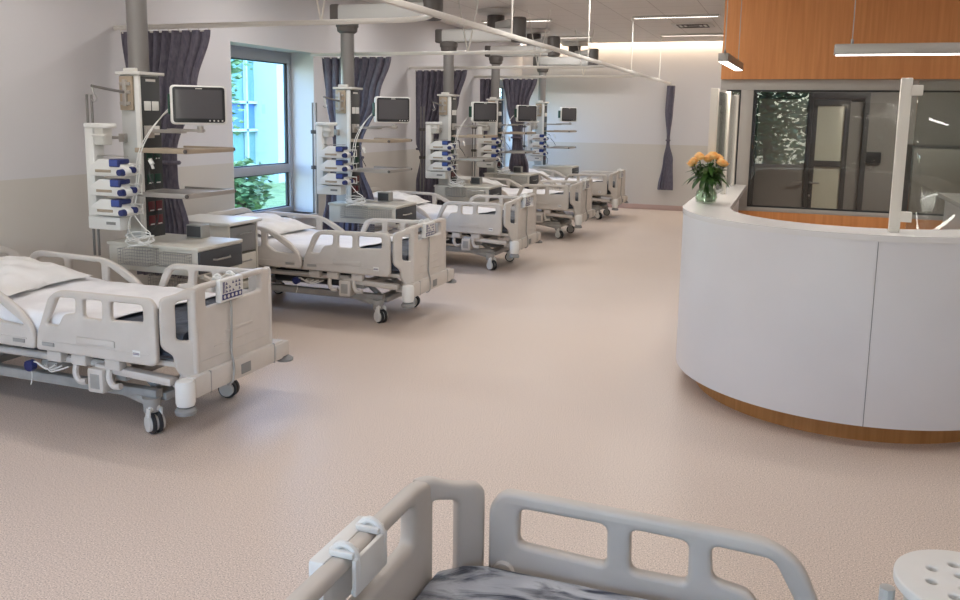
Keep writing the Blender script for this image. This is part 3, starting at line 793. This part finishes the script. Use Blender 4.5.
    for x in (-.375, -.33):
        bm = bmesh.new(); cyl(bm, (x, -.225, .72), (x, -.225, 1.91), .0095, n=12)
        po = obj('stand_pole', bm, 'pole', root)
        for z in (1.60, 1.22):
            bm = bmesh.new(); box(bm, x-.018, x+.018, -.243, -.20, z-.02, z+.02, .004); obj('pole_clamp', bm, 'motor', po)
    # drawer console at the bottom
    bm = bmesh.new(); box(bm, -.11, .67, -.355, .135, .66, .846, .004); box(bm, -.12, .683, -.365, .145, .838, .862, .004); dc = obj('drawer_console', bm, 'cab', root)
    bm = bmesh.new(); box(bm, .667, .685, -.35, .13, .675, .83, .003); dr = obj('drawer', bm, 'drawer', dc)
    bm = bmesh.new(); tube(bm, [(.687, -.21, .76), (.707, -.19, .758), (.707, -.04, .758), (.687, -.02, .76)], .007, 8); obj('handle', bm, 'steel', dr)
    bm = bmesh.new(); tube(bm, smooth_path([(.665, -.31, .655), (.685, -.19, .60), (.685, -.03, .60), (.665, .10, .655)], 5), .02, 8); obj('console_bumper', bm, 'cab', dc)
    bm = bmesh.new(); wire_basket(bm, .10, .36, -.49, -.38, .73, .84); obj('wire_basket', bm, 'steel', root)
    bm = bmesh.new(); wire_basket(bm, .40, .64, -.45, -.38, .73, .82, .02); obj('wire_basket', bm, 'steel', root)
    bm = bmesh.new(); wire_basket(bm, .22, .46, -.34, -.18, .50, .64, .022); obj('wire_basket', bm, 'steel', root)
    # cables
    bm = bmesh.new()
    tube(bm, smooth_path([(.42, -.10, 1.86), (.36, -.16, 1.85), (.27, -.24, 1.72), (.22, -.34, 1.54), (.20, -.36, 1.36), (.17, -.38, 1.15), (.12, -.40, .98), (.22, -.43, .90)], 6), .0045, 6)
    tube(bm, smooth_path([(.42, -.10, 1.84), (.34, -.16, 1.82), (.24, -.26, 1.68), (.19, -.35, 1.50), (.18, -.37, 1.3), (.15, -.39, 1.12), (.24, -.40, 1.0), (.33, -.42, .95), (.30, -.43, .88)], 6), .0042, 6)
    for k in range(5):
        a0 = random.random()*6; rx, ry = .10+.02*random.random(), .045+.02*random.random(); cz = .875+.012*k
        tube(bm, [(.24+.02*random.random()+rx*math.cos(a), -.435+ry*math.sin(a)*.9, cz+.03*math.sin(a*1+a0)) for a in [2*PI*q/26 for q in range(26)]], .0042, 6, closed=True)
    obj('white_cable', bm, 'white', root)['label'] = 'coiled white cable'
    bm = bmesh.new()
    tube(bm, smooth_path([(.036, -.02, 1.47), (.14, -.10, 1.45), (.22, -.28, 1.38), (.30, -.36, 1.32), (.33, -.35, 1.26)], 6), .004, 6); obj('thin_cable', bm, 'rubber', root)
    bm = bmesh.new()
    tube(bm, smooth_path([(.036, 0, 1.05), (.12, -.12, .97), (.16, -.30, .89)], 6), .005, 6)
    obj('thin_cable', bm, 'rubber', root)
    bm = bmesh.new(); cyl(bm, (.30, -.36, 1.46), (.32, -.36, 1.43), .016, n=12); cyl(bm, (.305, -.355, 1.44), (.325, -.36, 1.40), .01, n=12); obj('cable_plug', bm, 'white', root)
    return root
pend0 = build_pendant()
ppos = [(-4.485, 5.05), (-4.455, 8.10), (-4.385, 10.75), (-4.635, 13.40), (-4.56, 15.92)]
plab = ['grey ceiling-hung equipment column with drawer console, nearest on the left',
        'grey ceiling-hung equipment column with drawer console, right beside the near window',
        'grey ceiling-hung equipment column, third from the left in front of the third curtain',
        'grey ceiling-hung equipment column, fourth from the left',
        'grey ceiling-hung equipment column farthest away, above the farthest bed']
for i, (x, y) in enumerate(ppos):
    p = pend0 if i == 0 else copy_tree(pend0); p.location = (x, y, 0)
    tag(p, plab[i], 'supply column', 'ceiling supply columns')
    if i == 4:
        for ch in [c for c in p.children if c.name.startswith('wire_basket') or c.name.startswith('white_cable')]: bpy.data.objects.remove(ch)

# patient monitors
def build_monitor():
    root = bpy.data.objects.new('patient_monitor', None); COL.objects.link(root)
    bm = bmesh.new(); plate(bm, [(-.19, .01), (.19, .01), (.19, .283), (-.19, .283)], [], .065, .012, .03, XZ(0)); body = obj('housing', bm, 'white', root)
    bm = bmesh.new(); plate(bm, [(-.174, .024), (.174, .024), (.174, .271), (-.174, .271)], [], .006, .002, .022, XZ(-.0325)); fr = obj('bezel', bm, 'black', root)
    bm = bmesh.new(); plate(bm, [(-.156, .052), (.156, .052), (.156, .252), (-.156, .252)], [], .004, .001, .003, XZ(-.0345)); obj('screen', bm, 'screen', root)
    bm = bmesh.new()
    for k in range(4): cyl(bm, (.07+.028*k, -.0355, .038), (.07+.028*k, -.0375, .038), .006, n=10)
    box(bm, -.022, .022, -.0375, -.0355, .257, .263); obj('button', bm, 'plastic_light', root)
    bm = bmesh.new(); box(bm, -.16, .16, .03, .08, .05, .24, .02); obj('back_cover', bm, 'white', root)
    bm = bmesh.new(); box(bm, -.205, -.186, -.01, .05, .08, .22, .004); obj('connector_block', bm, 'green', root)
    return root
mon0 = build_monitor()
mlab = ['nearest equipment column', 'equipment column beside the near window', 'third equipment column', 'fourth equipment column', 'farthest equipment column']
for i, (x, y) in enumerate(ppos):
    p = mon0 if i == 0 else copy_tree(mon0)
    p.location = (x+.545-[0, .02, .04, .02, .04][i], y-.13, 1.697); p.rotation_euler = (0, 0, math.radians([42, 42, 48, 48, 52][i]))
    tag(p, 'white patient monitor with dark blank screen on the %s' % mlab[i], 'monitor', 'patient monitors on the columns')

# infusion racks and pumps
def build_rack():
    root = bpy.data.objects.new('pump_rack', None); COL.objects.link(root)
    bm = bmesh.new(); box(bm, -.035, .045, -.05, .05, 0, .72, .01); obj('spine', bm, 'white', root)
    bm = bmesh.new(); plate(bm, [(-.04, -.06, .03), (.18, -.06, .05), (.18, .06, .05), (-.04, .06, .03)], [], .035, .01, .03, Matrix.Translation((0, 0, .735))); obj('top_cap', bm, 'white', root)
    bm = bmesh.new(); box(bm, .045, .13, -.045, .045, .60, .72, .008); box(bm, .05, .16, -.07, -.04, .66, .675, .004); obj('dock_head', bm, 'plastic_light', root)
    bm = bmesh.new(); box(bm, -.03, .26, -.06, .05, 0, .095, .01); obj('power_base', bm, 'white', root)
    bx('base_display', 'rubber_grey', root, .14, .22, -.064, -.058, .04, .06)
    for k in range(4): bx('dock_shelf', 'alu', root, .04, .26, -.02, .05, .10+.14*k, .104+.14*k, bev=.001)
    return root
def build_pump():
    root = bpy.data.objects.new('infusion_pump', None); COL.objects.link(root)
    # wedge body: profile in (x,z)
    bm = bmesh.new(); plate(bm, [(0, 0), (.30, .0), (.34, .03), (.34, .05), (.20, .115), (.09, .118), (0, .06)], [], .13, .008, .012, XZ(0)); obj('housing', bm, 'white', root)
    bm = bmesh.new(); box(bm, .19, .28, -.075, -.055, .065, .120, .008); box(bm, .19, .28, -.07, .03, .085, .120, .008); sc = obj('display_housing', bm, 'blue', root)
    bx('display', 'blue_screen', sc, .20, .268, -.078, -.074, .073, .115)
    bm = bmesh.new(); cyl(bm, (.30, -.06, .03), (.30, -.10, .03), .026, .022, 18); obj('turning_knob', bm, 'blue', root)
    bm = bmesh.new(); cyl(bm, (.30, 0, .045), (.345, 0, .045), .022, n=16); obj('end_knob', bm, 'blue', root)
    bm = bmesh.new(); box(bm, .06, .20, -.069, -.063, .025, .045, .003); obj('syringe_slot', bm, 'beige_plate', root)
    bm = bmesh.new(); tube(bm, [(.30, .02, .02), (.385, .02, .02), (.385, .02, .085), (.26, .02, .085)], .006, 6); obj('syringe_bracket', bm, 'plastic_light', root)
    return root
rack0 = build_rack(); pump0 = build_pump()
first = True
for i, (x, y) in enumerate(ppos):
    r = rack0 if i == 0 else copy_tree(rack0); r.location = (x-.185, y-.37, .955)
    tag(r, 'white vertical infusion pump rack left of the %s' % mlab[i], 'pump rack', 'infusion pump racks')
    for k, nm in enumerate(('bottom', 'middle', 'top')):
        q = pump0 if first else copy_tree(pump0); first = False
        q.location = (x-.145, y-.405, 1.063+.14*k)
        tag(q, 'blue-fronted infusion pump, %s one at the %s' % (nm, mlab[i]), 'infusion pump', 'infusion pumps on the racks')

# little grey boxes on the consoles
for i, (x, y) in enumerate(ppos[:4]):
    bm = bmesh.new(); box(bm, -.07, .07, -.05, .05, 0, .10, .006)
    if i == 0:
        root = bpy.data.objects.new('dispenser_box', None); COL.objects.link(root)
        obj('case', bm, 'frame', root); bx('front_cover', 'dark_frame', root, -.062, .062, -.054, -.05, .01, .09, bev=.002); bxr = root
    else: bm.free(); root = copy_tree(bxr)
    root.location = (x+.34, y+.07, .862)
    tag(root, 'small grey box standing on the drawer console of the %s' % mlab[i], 'box', 'small grey boxes on the consoles')

# white bedside cabinets between the beds
def build_cab():
    root = bpy.data.objects.new('bedside_cabinet', None); COL.objects.link(root)
    bm = bmesh.new()
    box(bm, -.32, .27, -.2, -.18, .1, .86, .003); box(bm, -.32, .27, .18, .2, .1, .86, .003); box(bm, -.32, -.30, -.18, .18, .1, .86, .003)
    box(bm, -.30, .25, -.18, .18, .10, .13, .003); obj('body', bm, 'cab', root)
    bm = bmesh.new(); box(bm, -.36, .30, -.23, .23, .86, .89, .01); obj('top', bm, 'plastic_light', root)
    for z0, z1, mm in ((.62, .84, 'rubber_grey'), (.38, .60, 'cab'), (.14, .36, 'cab')):
        bm = bmesh.new(); box(bm, -.28, .268, -.175, .175, z0, z1, .006); d = obj('drawer', bm, mm, root)
        bm = bmesh.new(); tube(bm, [(.27, -.09, z1-.06), (.29, -.08, z1-.06), (.29, .08, z1-.06), (.27, .09, z1-.06)], .006, 8); obj('handle', bm, 'steel', d)
    for sx in (-1, 1):
        for sy in (-1, 1):
            bm = bmesh.new(); cyl(bm, (sx*.25, sy*.16-.012, .035), (sx*.25, sy*.16+.012, .035), .035); cyl(bm, (sx*.25, sy*.16, .05), (sx*.25, sy*.16, .10), .012); obj('caster', bm, 'rubber', root)
    return root
cab0 = build_cab()
for i, (x, y) in enumerate([(-4.60, 5.93), (-4.64, 11.59)]):
    c = cab0 if i == 0 else copy_tree(cab0); c.location = (x, y, 0)
    tag(c, 'white bedside cabinet on casters standing behind the %s curtain' % names[2*i], 'bedside cabinet', 'white bedside cabinets')

# ------------------------------------------------------------------ reception counter
CX, CYc, RO, RI = .42, 6.0, 1.10, .79
def arc_path(r, y1=8.15, n=72):
    pts = [(CX-r, y1)] + [(CX-r*math.cos(a), CYc-r*math.sin(a)) for a in [PI*k/n for k in range(n+1)]] + [(CX+r, y1)]
    return pts
def band(bm, ro, ri, z0, z1, y1=8.15):
    po, pi_ = arc_path(ro, y1), arc_path(ri, y1)
    V = [[bm.verts.new((*p, z)) for p in q] for q, z in ((po, z0), (po, z1), (pi_, z1), (pi_, z0))]
    k = len(po)
    for a in range(4):
        A, B = V[a], V[(a+1) % 4]
        for j in range(k-1): bm.faces.new((A[j], A[j+1], B[j+1], B[j]))
    bm.faces.new([V[a][0] for a in range(4)]); bm.faces.new([V[a][-1] for a in range(4)][::-1])
t = thing('reception_counter', 'curved white reception counter on an oak plinth', 'reception counter', (CX, 6.2, 0))
def rel(o): o.location = (-CX, -6.2, 0); return o
bm = bmesh.new(); band(bm, RO, RI+.06, .13, 1.165); rel(obj('front_panel', bm, 'counter', t, ang=25))
bm = bmesh.new(); band(bm, RO+.004, RI, 1.165, 1.20)
rel(obj('worktop', bm, 'counter_top', t, ang=25))
bm = bmesh.new(); band(bm, .965, .88, 0, .13); rel(obj('plinth', bm, 'wood_base', t, ang=25))
for ang in (92.5,):
    a = math.radians(ang); bm = bmesh.new()
    c = Vector((CX-(RO+.0005)*math.cos(a), CYc-(RO+.0005)*math.sin(a), 0))
    box(bm, -.0015, .0015, -.0012, .0012, .13, 1.163, rot=None); bmesh.ops.rotate(bm, verts=bm.verts, matrix=Matrix.Rotation(a-PI/2, 3, 'Z')); bmesh.ops.translate(bm, verts=bm.verts, vec=c)
    rel(obj('panel_joint', bm, 'seam', t))
# screen posts and glass
t = thing('glass_screen', 'clear glass screen on cream posts standing along the left wing of the counter', 'glass screen', (-.5, 7.1, 1.2))
def relp(o, x, y): o.location = (-x, -y, -1.2); return o
for (x, y, w_) in ((-.545, 6.35, .055), (-.50, 7.05, .04), (-.497, 8.0, .045)):
    bm = bmesh.new(); box(bm, x-w_/2, x+w_/2, y-.03, y+.03, 1.2, 2.02, .004); relp(obj('post', bm, 'post', t), -.5, 7.1)
for (a, b_, ay, by) in ((-.54, -.505, 6.40, 7.01), (-.50, -.50, 7.09, 7.95)):
    bm = bmesh.new(); v = [bm.verts.new(q) for q in ((a, ay, 1.23), (b_, by, 1.23), (b_, by, 2.0), (a, ay, 2.0), (a+.01, ay, 1.23), (b_+.01, by, 1.23), (b_+.01, by, 2.0), (a+.01, ay, 2.0))]
    for f in ((0, 1, 2, 3), (7, 6, 5, 4), (0, 4, 5, 1), (1, 5, 6, 2), (2, 6, 7, 3), (3, 7, 4, 0)): bm.faces.new([v[q] for q in f])
    relp(obj('glass_panel', bm, 'screen_glass', t, flat=True), -.5, 7.1)
t = thing('glass_screen', 'clear glass screen clipped to a cream post on the curved counter front', 'glass screen', (.56, 5.07, 1.2))
bx('post', 'post', t, -.033, .022, -.02, .02, 0, .832, bev=.003)
for z in (.06, .74):
    bx('clip', 'post', t, .02, .075, -.025, .02, z, z+.055, bev=.003)
bm = bmesh.new(); pv = []
a0 = math.atan2(5.07-CYc, .56-CX)
for k in range(13):
    a = a0 + math.radians(3.5) + math.radians(60)*k/12; pv.append((CX+.94*math.cos(a)-.56, CYc+.94*math.sin(a)-5.07))
for q in range(12):
    (x0, y0), (x1, y1) = pv[q], pv[q+1]
    v = [bm.verts.new(c) for c in ((x0, y0, .02), (x1, y1, .02), (x1, y1, .82), (x0, y0, .82))]; bm.faces.new(v)
bmesh.ops.remove_doubles(bm, verts=bm.verts, dist=.0005)
o = obj('glass_panel', bm, 'screen_glass', t); sm = o.modifiers.new('s', 'SOLIDIFY'); sm.thickness = .008

# pendant lamps over the counter
def pendant_lamp(label, loc, rz, ln):
    t = thing('pendant_lamp', label, 'pendant lamp', loc, rz, 'slim linear pendants over the counter')
    bm = bmesh.new(); box(bm, -ln/2, ln/2, -.035, .035, .004, .062, .003); obj('housing', bm, 'alu', t)
    bx('diffuser', 'lamp', t, -ln/2+.01, ln/2-.01, -.028, .028, 0, .005)
    for s in (-1, 1):
        bm = bmesh.new(); cyl(bm, (s*(ln/2-.09), 0, .06), (s*(ln/2-.09), 0, ZC-loc[2]), .003, n=6); cyl(bm, (s*(ln/2-.09), 0, .06), (s*(ln/2-.09), 0, .09), .008, n=8)
        obj('suspension_cable', bm, 'steel', t)
    return t
pendant_lamp('slim grey linear pendant lamp over the counter front, cut by the right edge', (.9, 5.25, 2.165), math.radians(1), 1.42)
area('pendant_lamp_light', (.9, 5.25, 2.155), (0, 0, math.radians(1)), 1.4, .05, 9, (1, .96, .9))
pendant_lamp('slim grey pendant lamp seen end-on before the left edge of the oak panel', (-.475, 6.83, 2.20), math.radians(88), 1.15)
area('pendant_lamp_light', (-.475, 6.83, 2.19), (0, 0, math.radians(88)), 1.1, .05, 8, (1, .9, .8))

# office behind the counter
bm = bmesh.new(); box(bm, -.655, XR, 8.15, 8.27, 2.165, ZC); struct('wall_office_top', bm, 'wood')
bm = bmesh.new(); box(bm, -.655, XR, 8.19, 8.27, 0, .955); struct('wall_office_base', bm, 'wood')
bm = bmesh.new(); box(bm, -.655, -.60, 8.30, 10.7, 0, ZC); box(bm, -.655, XR, 10.6, 10.7, 0, ZC)
box(bm, -.655, XR, 8.27, 10.6, 2.6, 2.66)
struct('wall_office_back', bm, 'off_wall')
bm = bmesh.new()
def fr(x0, x1, z0, z1): box(bm, x0, x1, 8.19, 8.25, z0, z1, .003)
fr(-.655, XR, 2.07, 2.165); fr(-.655, XR, .955, .995)
fr(-.655, -.60, .995, 2.07); fr(-.47, -.36, .995, 2.07); fr(.865, .925, .995, 2.07); fr(2.1, 2.16, .995, 2.07); fr(3.4, 3.46, .995, 2.07)
wf = struct('window_4', bm, 'off_frame')
for x0, x1 in ((-.60, -.47), (-.36, .865), (.925, 2.1), (2.16, 3.4)):
    bm = bmesh.new(); plate(bm, [(x0, .995), (x1, .995), (x1, 2.07), (x0, 2.07)], [[(x0+.012, 1.01), (x1-.012, 1.01), (x1-.012, 2.055), (x0+.012, 2.055)]], .02, .001, .001, XZ(8.20), .001)
    obj('window_gasket', bm, 'gasket', wf); bx('window_pane', 'office_glass', wf, x0, x1, 8.215, 8.223, .995, 2.07)
# door in the office back wall
bm = bmesh.new()
plate(bm, [(-.45, .0), (.80, .0), (.80, 2.12), (-.45, 2.12)], [[(.20, .04), (.745, .04), (.745, 2.05), (.20, 2.05)], [(-.40, .04), (.155, .04), (.155, 2.05), (-.40, 2.05)]], .08, .004, .003, XZ(10.56), .003)
dd = struct('door_1', bm, 'doorframe')
bx('door_leaf', 'off_wall', dd, -.395, .152, 10.545, 10.575, .045, 2.045, bev=.003)
bm = bmesh.new(); plate(bm, [(.205, .045), (.60, .045), (.60, 2.045), (.205, 2.045)], [[(.255, 1.34), (.545, 1.34), (.545, 1.97), (.255, 1.97)], [(.255, .55), (.545, .55), (.545, 1.27), (.255, 1.27)]], .04, .003, .003, XZ(10.56), .003)
obj('door_leaf', bm, 'doorframe', dd)
for z0, z1 in ((1.34, 1.97), (.55, 1.27)): bx('door_panel', 'cream_glass', dd, .25, .55, 10.565, 10.575, z0-.005, z1+.005)
for x, z in ((.225, 1.08), (.13, 1.08), (.225, .93)):
    bm = bmesh.new(); cyl(bm, (x, 10.54, z), (x, 10.49, z), .012); 
    if z > 1: box(bm, x-.01, x+.10 if x > .2 else x+.01, 10.485, 10.50, z-.01, z+.01, .004)
    if x < .2: box(bm, x-.11, x, 10.485, 10.50, z-.01, z+.01, .004)
    obj('door_handle', bm, 'steel', dd)
t = thing('wall_intercom', 'small dark intercom screen on the wall behind the office glass', 'intercom', (.86, 10.59, 1.33))
bx('case', 'black', t, -.10, .10, -.03, 0, .0, .125, bev=.004)
bm = bmesh.new(); cyl(bm, (0, 0, -.05), (0, -.03, -.05), .02); obj('button', bm, 'steel', t)
# window in the office back wall giving on to trees is seen reflected in the glass
t = thing('office_cupboard', 'tall dark cupboard standing in the office behind the right glass pane', 'cupboard', (1.75, 10.3, 0))
bx('body', 'doorframe', t, -.55, .55, -.28, .28, 0, 1.55, bev=.006)
for s in (-1, 1):
    d = bx('door', 'off_wall', t, s*.27-.255, s*.27+.255, -.30, -.28, .06, 1.52, bev=.003)
    bx('handle', 'steel', d, s*.05-.008, s*.05+.008, -.315, -.30, .8, .95, bev=.003)

t = thing('office_fill', 'added fill light under the office ceiling behind the glass', 'ceiling light', (1.2, 9.4, 2.57))  # added fixture that brightens the dark office interior, not a known lamp
bx('housing', 'ceil_white', t, -.35, .35, -.12, .12, .005, .03, bev=.003); bx('diffuser', 'lamp', t, -.33, .33, -.10, .10, 0, .006)
area('office_fill_light', (1.2, 9.4, 2.56), (0, 0, 0), .66, .2, 34, (1, .95, .88))
# ------------------------------------------------------------------ vase with roses
VX, VY, VZ = -.555, 6.20, 1.20
t = thing('glass_vase', 'round-bellied clear glass vase standing on the white counter', 'vase', (VX, VY, VZ))
bm = bmesh.new(); lathe(bm, [(.045, 0), (.07, .01), (.079, .045), (.07, .085), (.045, .115), (.038, .135), (.042, .17), (.05, .20), (.047, .20), (.038, .168), (.034, .135), (.04, .115), (.065, .083), (.073, .045), (.065, .016), (.0001, .012)], capt=False)
obj('vase_body', bm, 'vase_glass', t)
bm = bmesh.new(); lathe(bm, [(.0001, .014), (.062, .018), (.07, .045), (.063, .08), (.038, .112), (.0001, .114)], capb=False, capt=False); obj('water', bm, 'vase_glass', t)
def rose(bm, c, r):
    for ring, (k, rr, tilt) in enumerate(((6, 1.0, 55), (5, .78, 35), (4, .52, 18), (3, .3, 6))):
        for j in range(k):
            a = 2*PI*j/k+ring*.6+random.random()*.3
            mx = Matrix.Translation(c) @ Matrix.Rotation(a, 4, 'Z') @ Matrix.Translation((r*rr*.45, 0, r*.1*ring)) @ Matrix.Rotation(math.radians(tilt), 4, 'Y')
            b = bmesh.new(); bmesh.ops.create_uvsphere(b, u_segments=10, v_segments=6, radius=r*.62)
            bmesh.ops.scale(b, vec=(.22, .95, 1.05), verts=b.verts); bmesh.ops.transform(b, matrix=mx, verts=b.verts); add(bm, b)
def leafshape(bm, c, d, ln, wd, droop=.3):
    d = Vector(d).normalized(); s = d.cross(Vector((0, 0, 1))).normalized(); c = Vector(c); rows = []
    for i in range(7):
        q = i/6; w_ = wd*math.sin(PI*min(q*1.02, 1))**.8; p = c+d*ln*q+Vector((0, 0, -droop*ln*q*q))
        rows.append([bm.verts.new(p-s*w_+Vector((0, 0, w_*.3))), bm.verts.new(p), bm.verts.new(p+s*w_+Vector((0, 0, w_*.3)))])
    for a, b_ in zip(rows, rows[1:]):
        for j in range(2): bm.faces.new((a[j], a[j+1], b_[j+1], b_[j]))
fl = [(-.10, -.03, .31), (-.055, -.06, .34), (-.07, .03, .345), (0, -.02, .325), (.02, .05, .35), (.045, -.05, .35), (.075, .01, .335), (.10, -.04, .305), (.115, .04, .29), (-.12, .03, .285)]
for k, (x, y, z) in enumerate(fl):
    side = ['leftmost front', 'left upper front', 'left upper back', 'middle front', 'middle upper back', 'right upper front', 'right upper', 'right lower front', 'rightmost', 'leftmost back'][k]
    rt = thing('rose', 'apricot rose in the counter vase, %s bloom' % side, 'flower', (VX, VY, VZ+.04), 0, 'apricot roses in the vase')
    bm = bmesh.new(); rose(bm, Vector((x*.95, y, z-.055)), .037+.004*(k % 2)); obj('blossom', bm, 'petal', rt, ang=80)
    bm = bmesh.new(); tube(bm, smooth_path([(x*.25, y*.25, 0), (x*.1, y*.1, .12), (x*.7, y*.7, z-.12), (x, y, z-.055)], 5), .0035, 6)
    for j in range(3):
        a = random.random()*6.28; cyl(bm, (x*.7, y*.7, z-.12), (x*.7+.02*math.cos(a), y*.7+.02*math.sin(a), z-.10), .0015, n=5)
    obj('stem', bm, 'leaf', rt)
bm = bmesh.new()
for k in range(110):
    a = random.random()*2*PI; r0 = random.uniform(.01, .06); z = random.uniform(.17, .27)
    leafshape(bm, (r0*math.cos(a), r0*math.sin(a), z), (math.cos(a), math.sin(a), random.uniform(-.4, .7)), random.uniform(.06, .11), random.uniform(.014, .022), random.uniform(.1, .7))
for a in (2.6, 3.4, 5.9, 0.2, 4.6):
    leafshape(bm, (.05*math.cos(a), .05*math.sin(a), .20), (math.cos(a), math.sin(a), -.15), .13, .02, .5)
o = obj('rose_foliage', bm, 'leaf', ang=80); o.location = (VX, VY, VZ)
tag(o, 'dark green rose leaves spreading over the rim of the vase', 'foliage', kind='stuff')

# ------------------------------------------------------------------ white perforated canister on the front bed
t = thing('perforated_canister', 'round white canister with holes in its lid at the bottom right corner', 'canister', (.352, 1.625, .697))
bm = bmesh.new(); lathe(bm, [(.095, 0), (.10, .01), (.104, .26), (.10, .262)], n=40); obj('body', bm, 'cab', t)
bm = bmesh.new()
hol = []
def circ(cx, cy, r, n=16): return [(cx+r*math.cos(2*PI*k/n), cy+r*math.sin(2*PI*k/n), .0) for k in range(n)]
for k in range(8): hol.append(circ(.066*math.cos(2*PI*k/8+.25), .066*math.sin(2*PI*k/8+.25), .009))
for k in range(3): hol.append(circ(.026*math.cos(2*PI*k/3), .026*math.sin(2*PI*k/3), .008))
plate(bm, circ(0, 0, .124, 48), hol, .02, .004, 0, Matrix.Translation((0, 0, .272)), 0); obj('lid', bm, 'white', t)
bm = bmesh.new(); tube(bm, [(-.128, .03, .02), (-.128, .03, .23)], .014, 10); tube(bm, [(-.128, .03, .05), (-.09, .02, .05)], .01, 8); obj('side_tube', bm, 'column', t)
bm = bmesh.new(); cyl(bm, (0, 0, .2625), (0, 0, .2635), .095, n=32); obj('lid_insert', bm, 'rubber_grey', t)

# ------------------------------------------------------------------ outdoors
bm = bmesh.new(); box(bm, -60, XL-.45, -30, 60, -.7, -.6); tag(obj('lawn', bm, 'grass'), 'sunlit lawn outside the windows', 'lawn', kind='structure')
def tree(label, x, y, h, r, nl):
    t = thing('garden_tree', label, 'tree', (x, y, -.6), 0)
    bm = bmesh.new(); tube(bm, smooth_path([(0, 0, 0), (.1, .05, h*.3), (-.05, 0, h*.6), (0, 0, h*.8)], 4), .14, 8); obj('trunk', bm, 'bark', t)
    bm = bmesh.new()
    bl = [(random.uniform(-r, r)*.6, random.uniform(-r, r)*.6, h*.55+random.uniform(-.3, .45)*h*.8, r*random.uniform(.4, .7)) for _ in range(9)]
    for k in range(nl):
        cx, cy, cz, cr = random.choice(bl); v = Vector((random.gauss(0, 1), random.gauss(0, 1), random.gauss(0, 1))).normalized()*cr*random.uniform(.7, 1.05)
        c = Vector((cx, cy, cz))+v; s = random.uniform(.06, .13)
        e = Matrix.Rotation(random.random()*6.28, 3, 'Z') @ Matrix.Rotation(random.random()*3, 3, 'X')
        f = [bm.verts.new(c+e @ Vector(q)*s) for q in ((-1, 0, 0), (0, -.5, .1), (1, 0, 0), (0, .5, .1))]; bm.faces.new(f)
    obj('crown', bm, 'tree', t, flat=True)
tree('leafy tree crown outside in the upper left of the near window', -13.2, 16.6, 6.2, 1.5, 3500)
tree('low green shrub outside behind the bottom pane of the near window', -9.7, 13.1, 1.5, .75, 1800)
tree('green tree outside behind the far left window', -11, 31, 5, 2.6, 3500)
t = thing('neighbouring_building', 'white neighbouring building with blue glazed bay outside the near window', 'building', (-17, 26, -.6))
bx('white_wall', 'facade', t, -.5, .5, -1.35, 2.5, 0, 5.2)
bm = bmesh.new()
for yv in (-6.2, -4.0, -1.98): box(bm, -.40, -.28, yv, yv+.09, 0, 5.2)
for z in (1.75, 2.68, 5.1): box(bm, -.40, -.28, -6.2, -1.35, z, z+.09)
box(bm, -.40, -.28, -6.2, -1.35, 0, .2)
obj('bay_mullions', bm, 'facade', t)
bm = bmesh.new(); box(bm, -.5, -.42, -6.2, -1.35, 1.75, 2.7); obj('blue_panels', bm, 'facade_blue', t)
for z0, z1 in ((2.7, 5.2), (0, 1.75)):
    bm = bmesh.new(); box(bm, -.5, -.42, -6.2, -1.35, z0, z1); obj('bay_glass', bm, 'facade_glass', t)
tree('leafy tree seen outside the rear windows', -.7, -8.6, 4.2, 1.9, 5000)
tree('second leafy tree outside the rear windows', -5.6, -10, 5.2, 2.2, 4000)
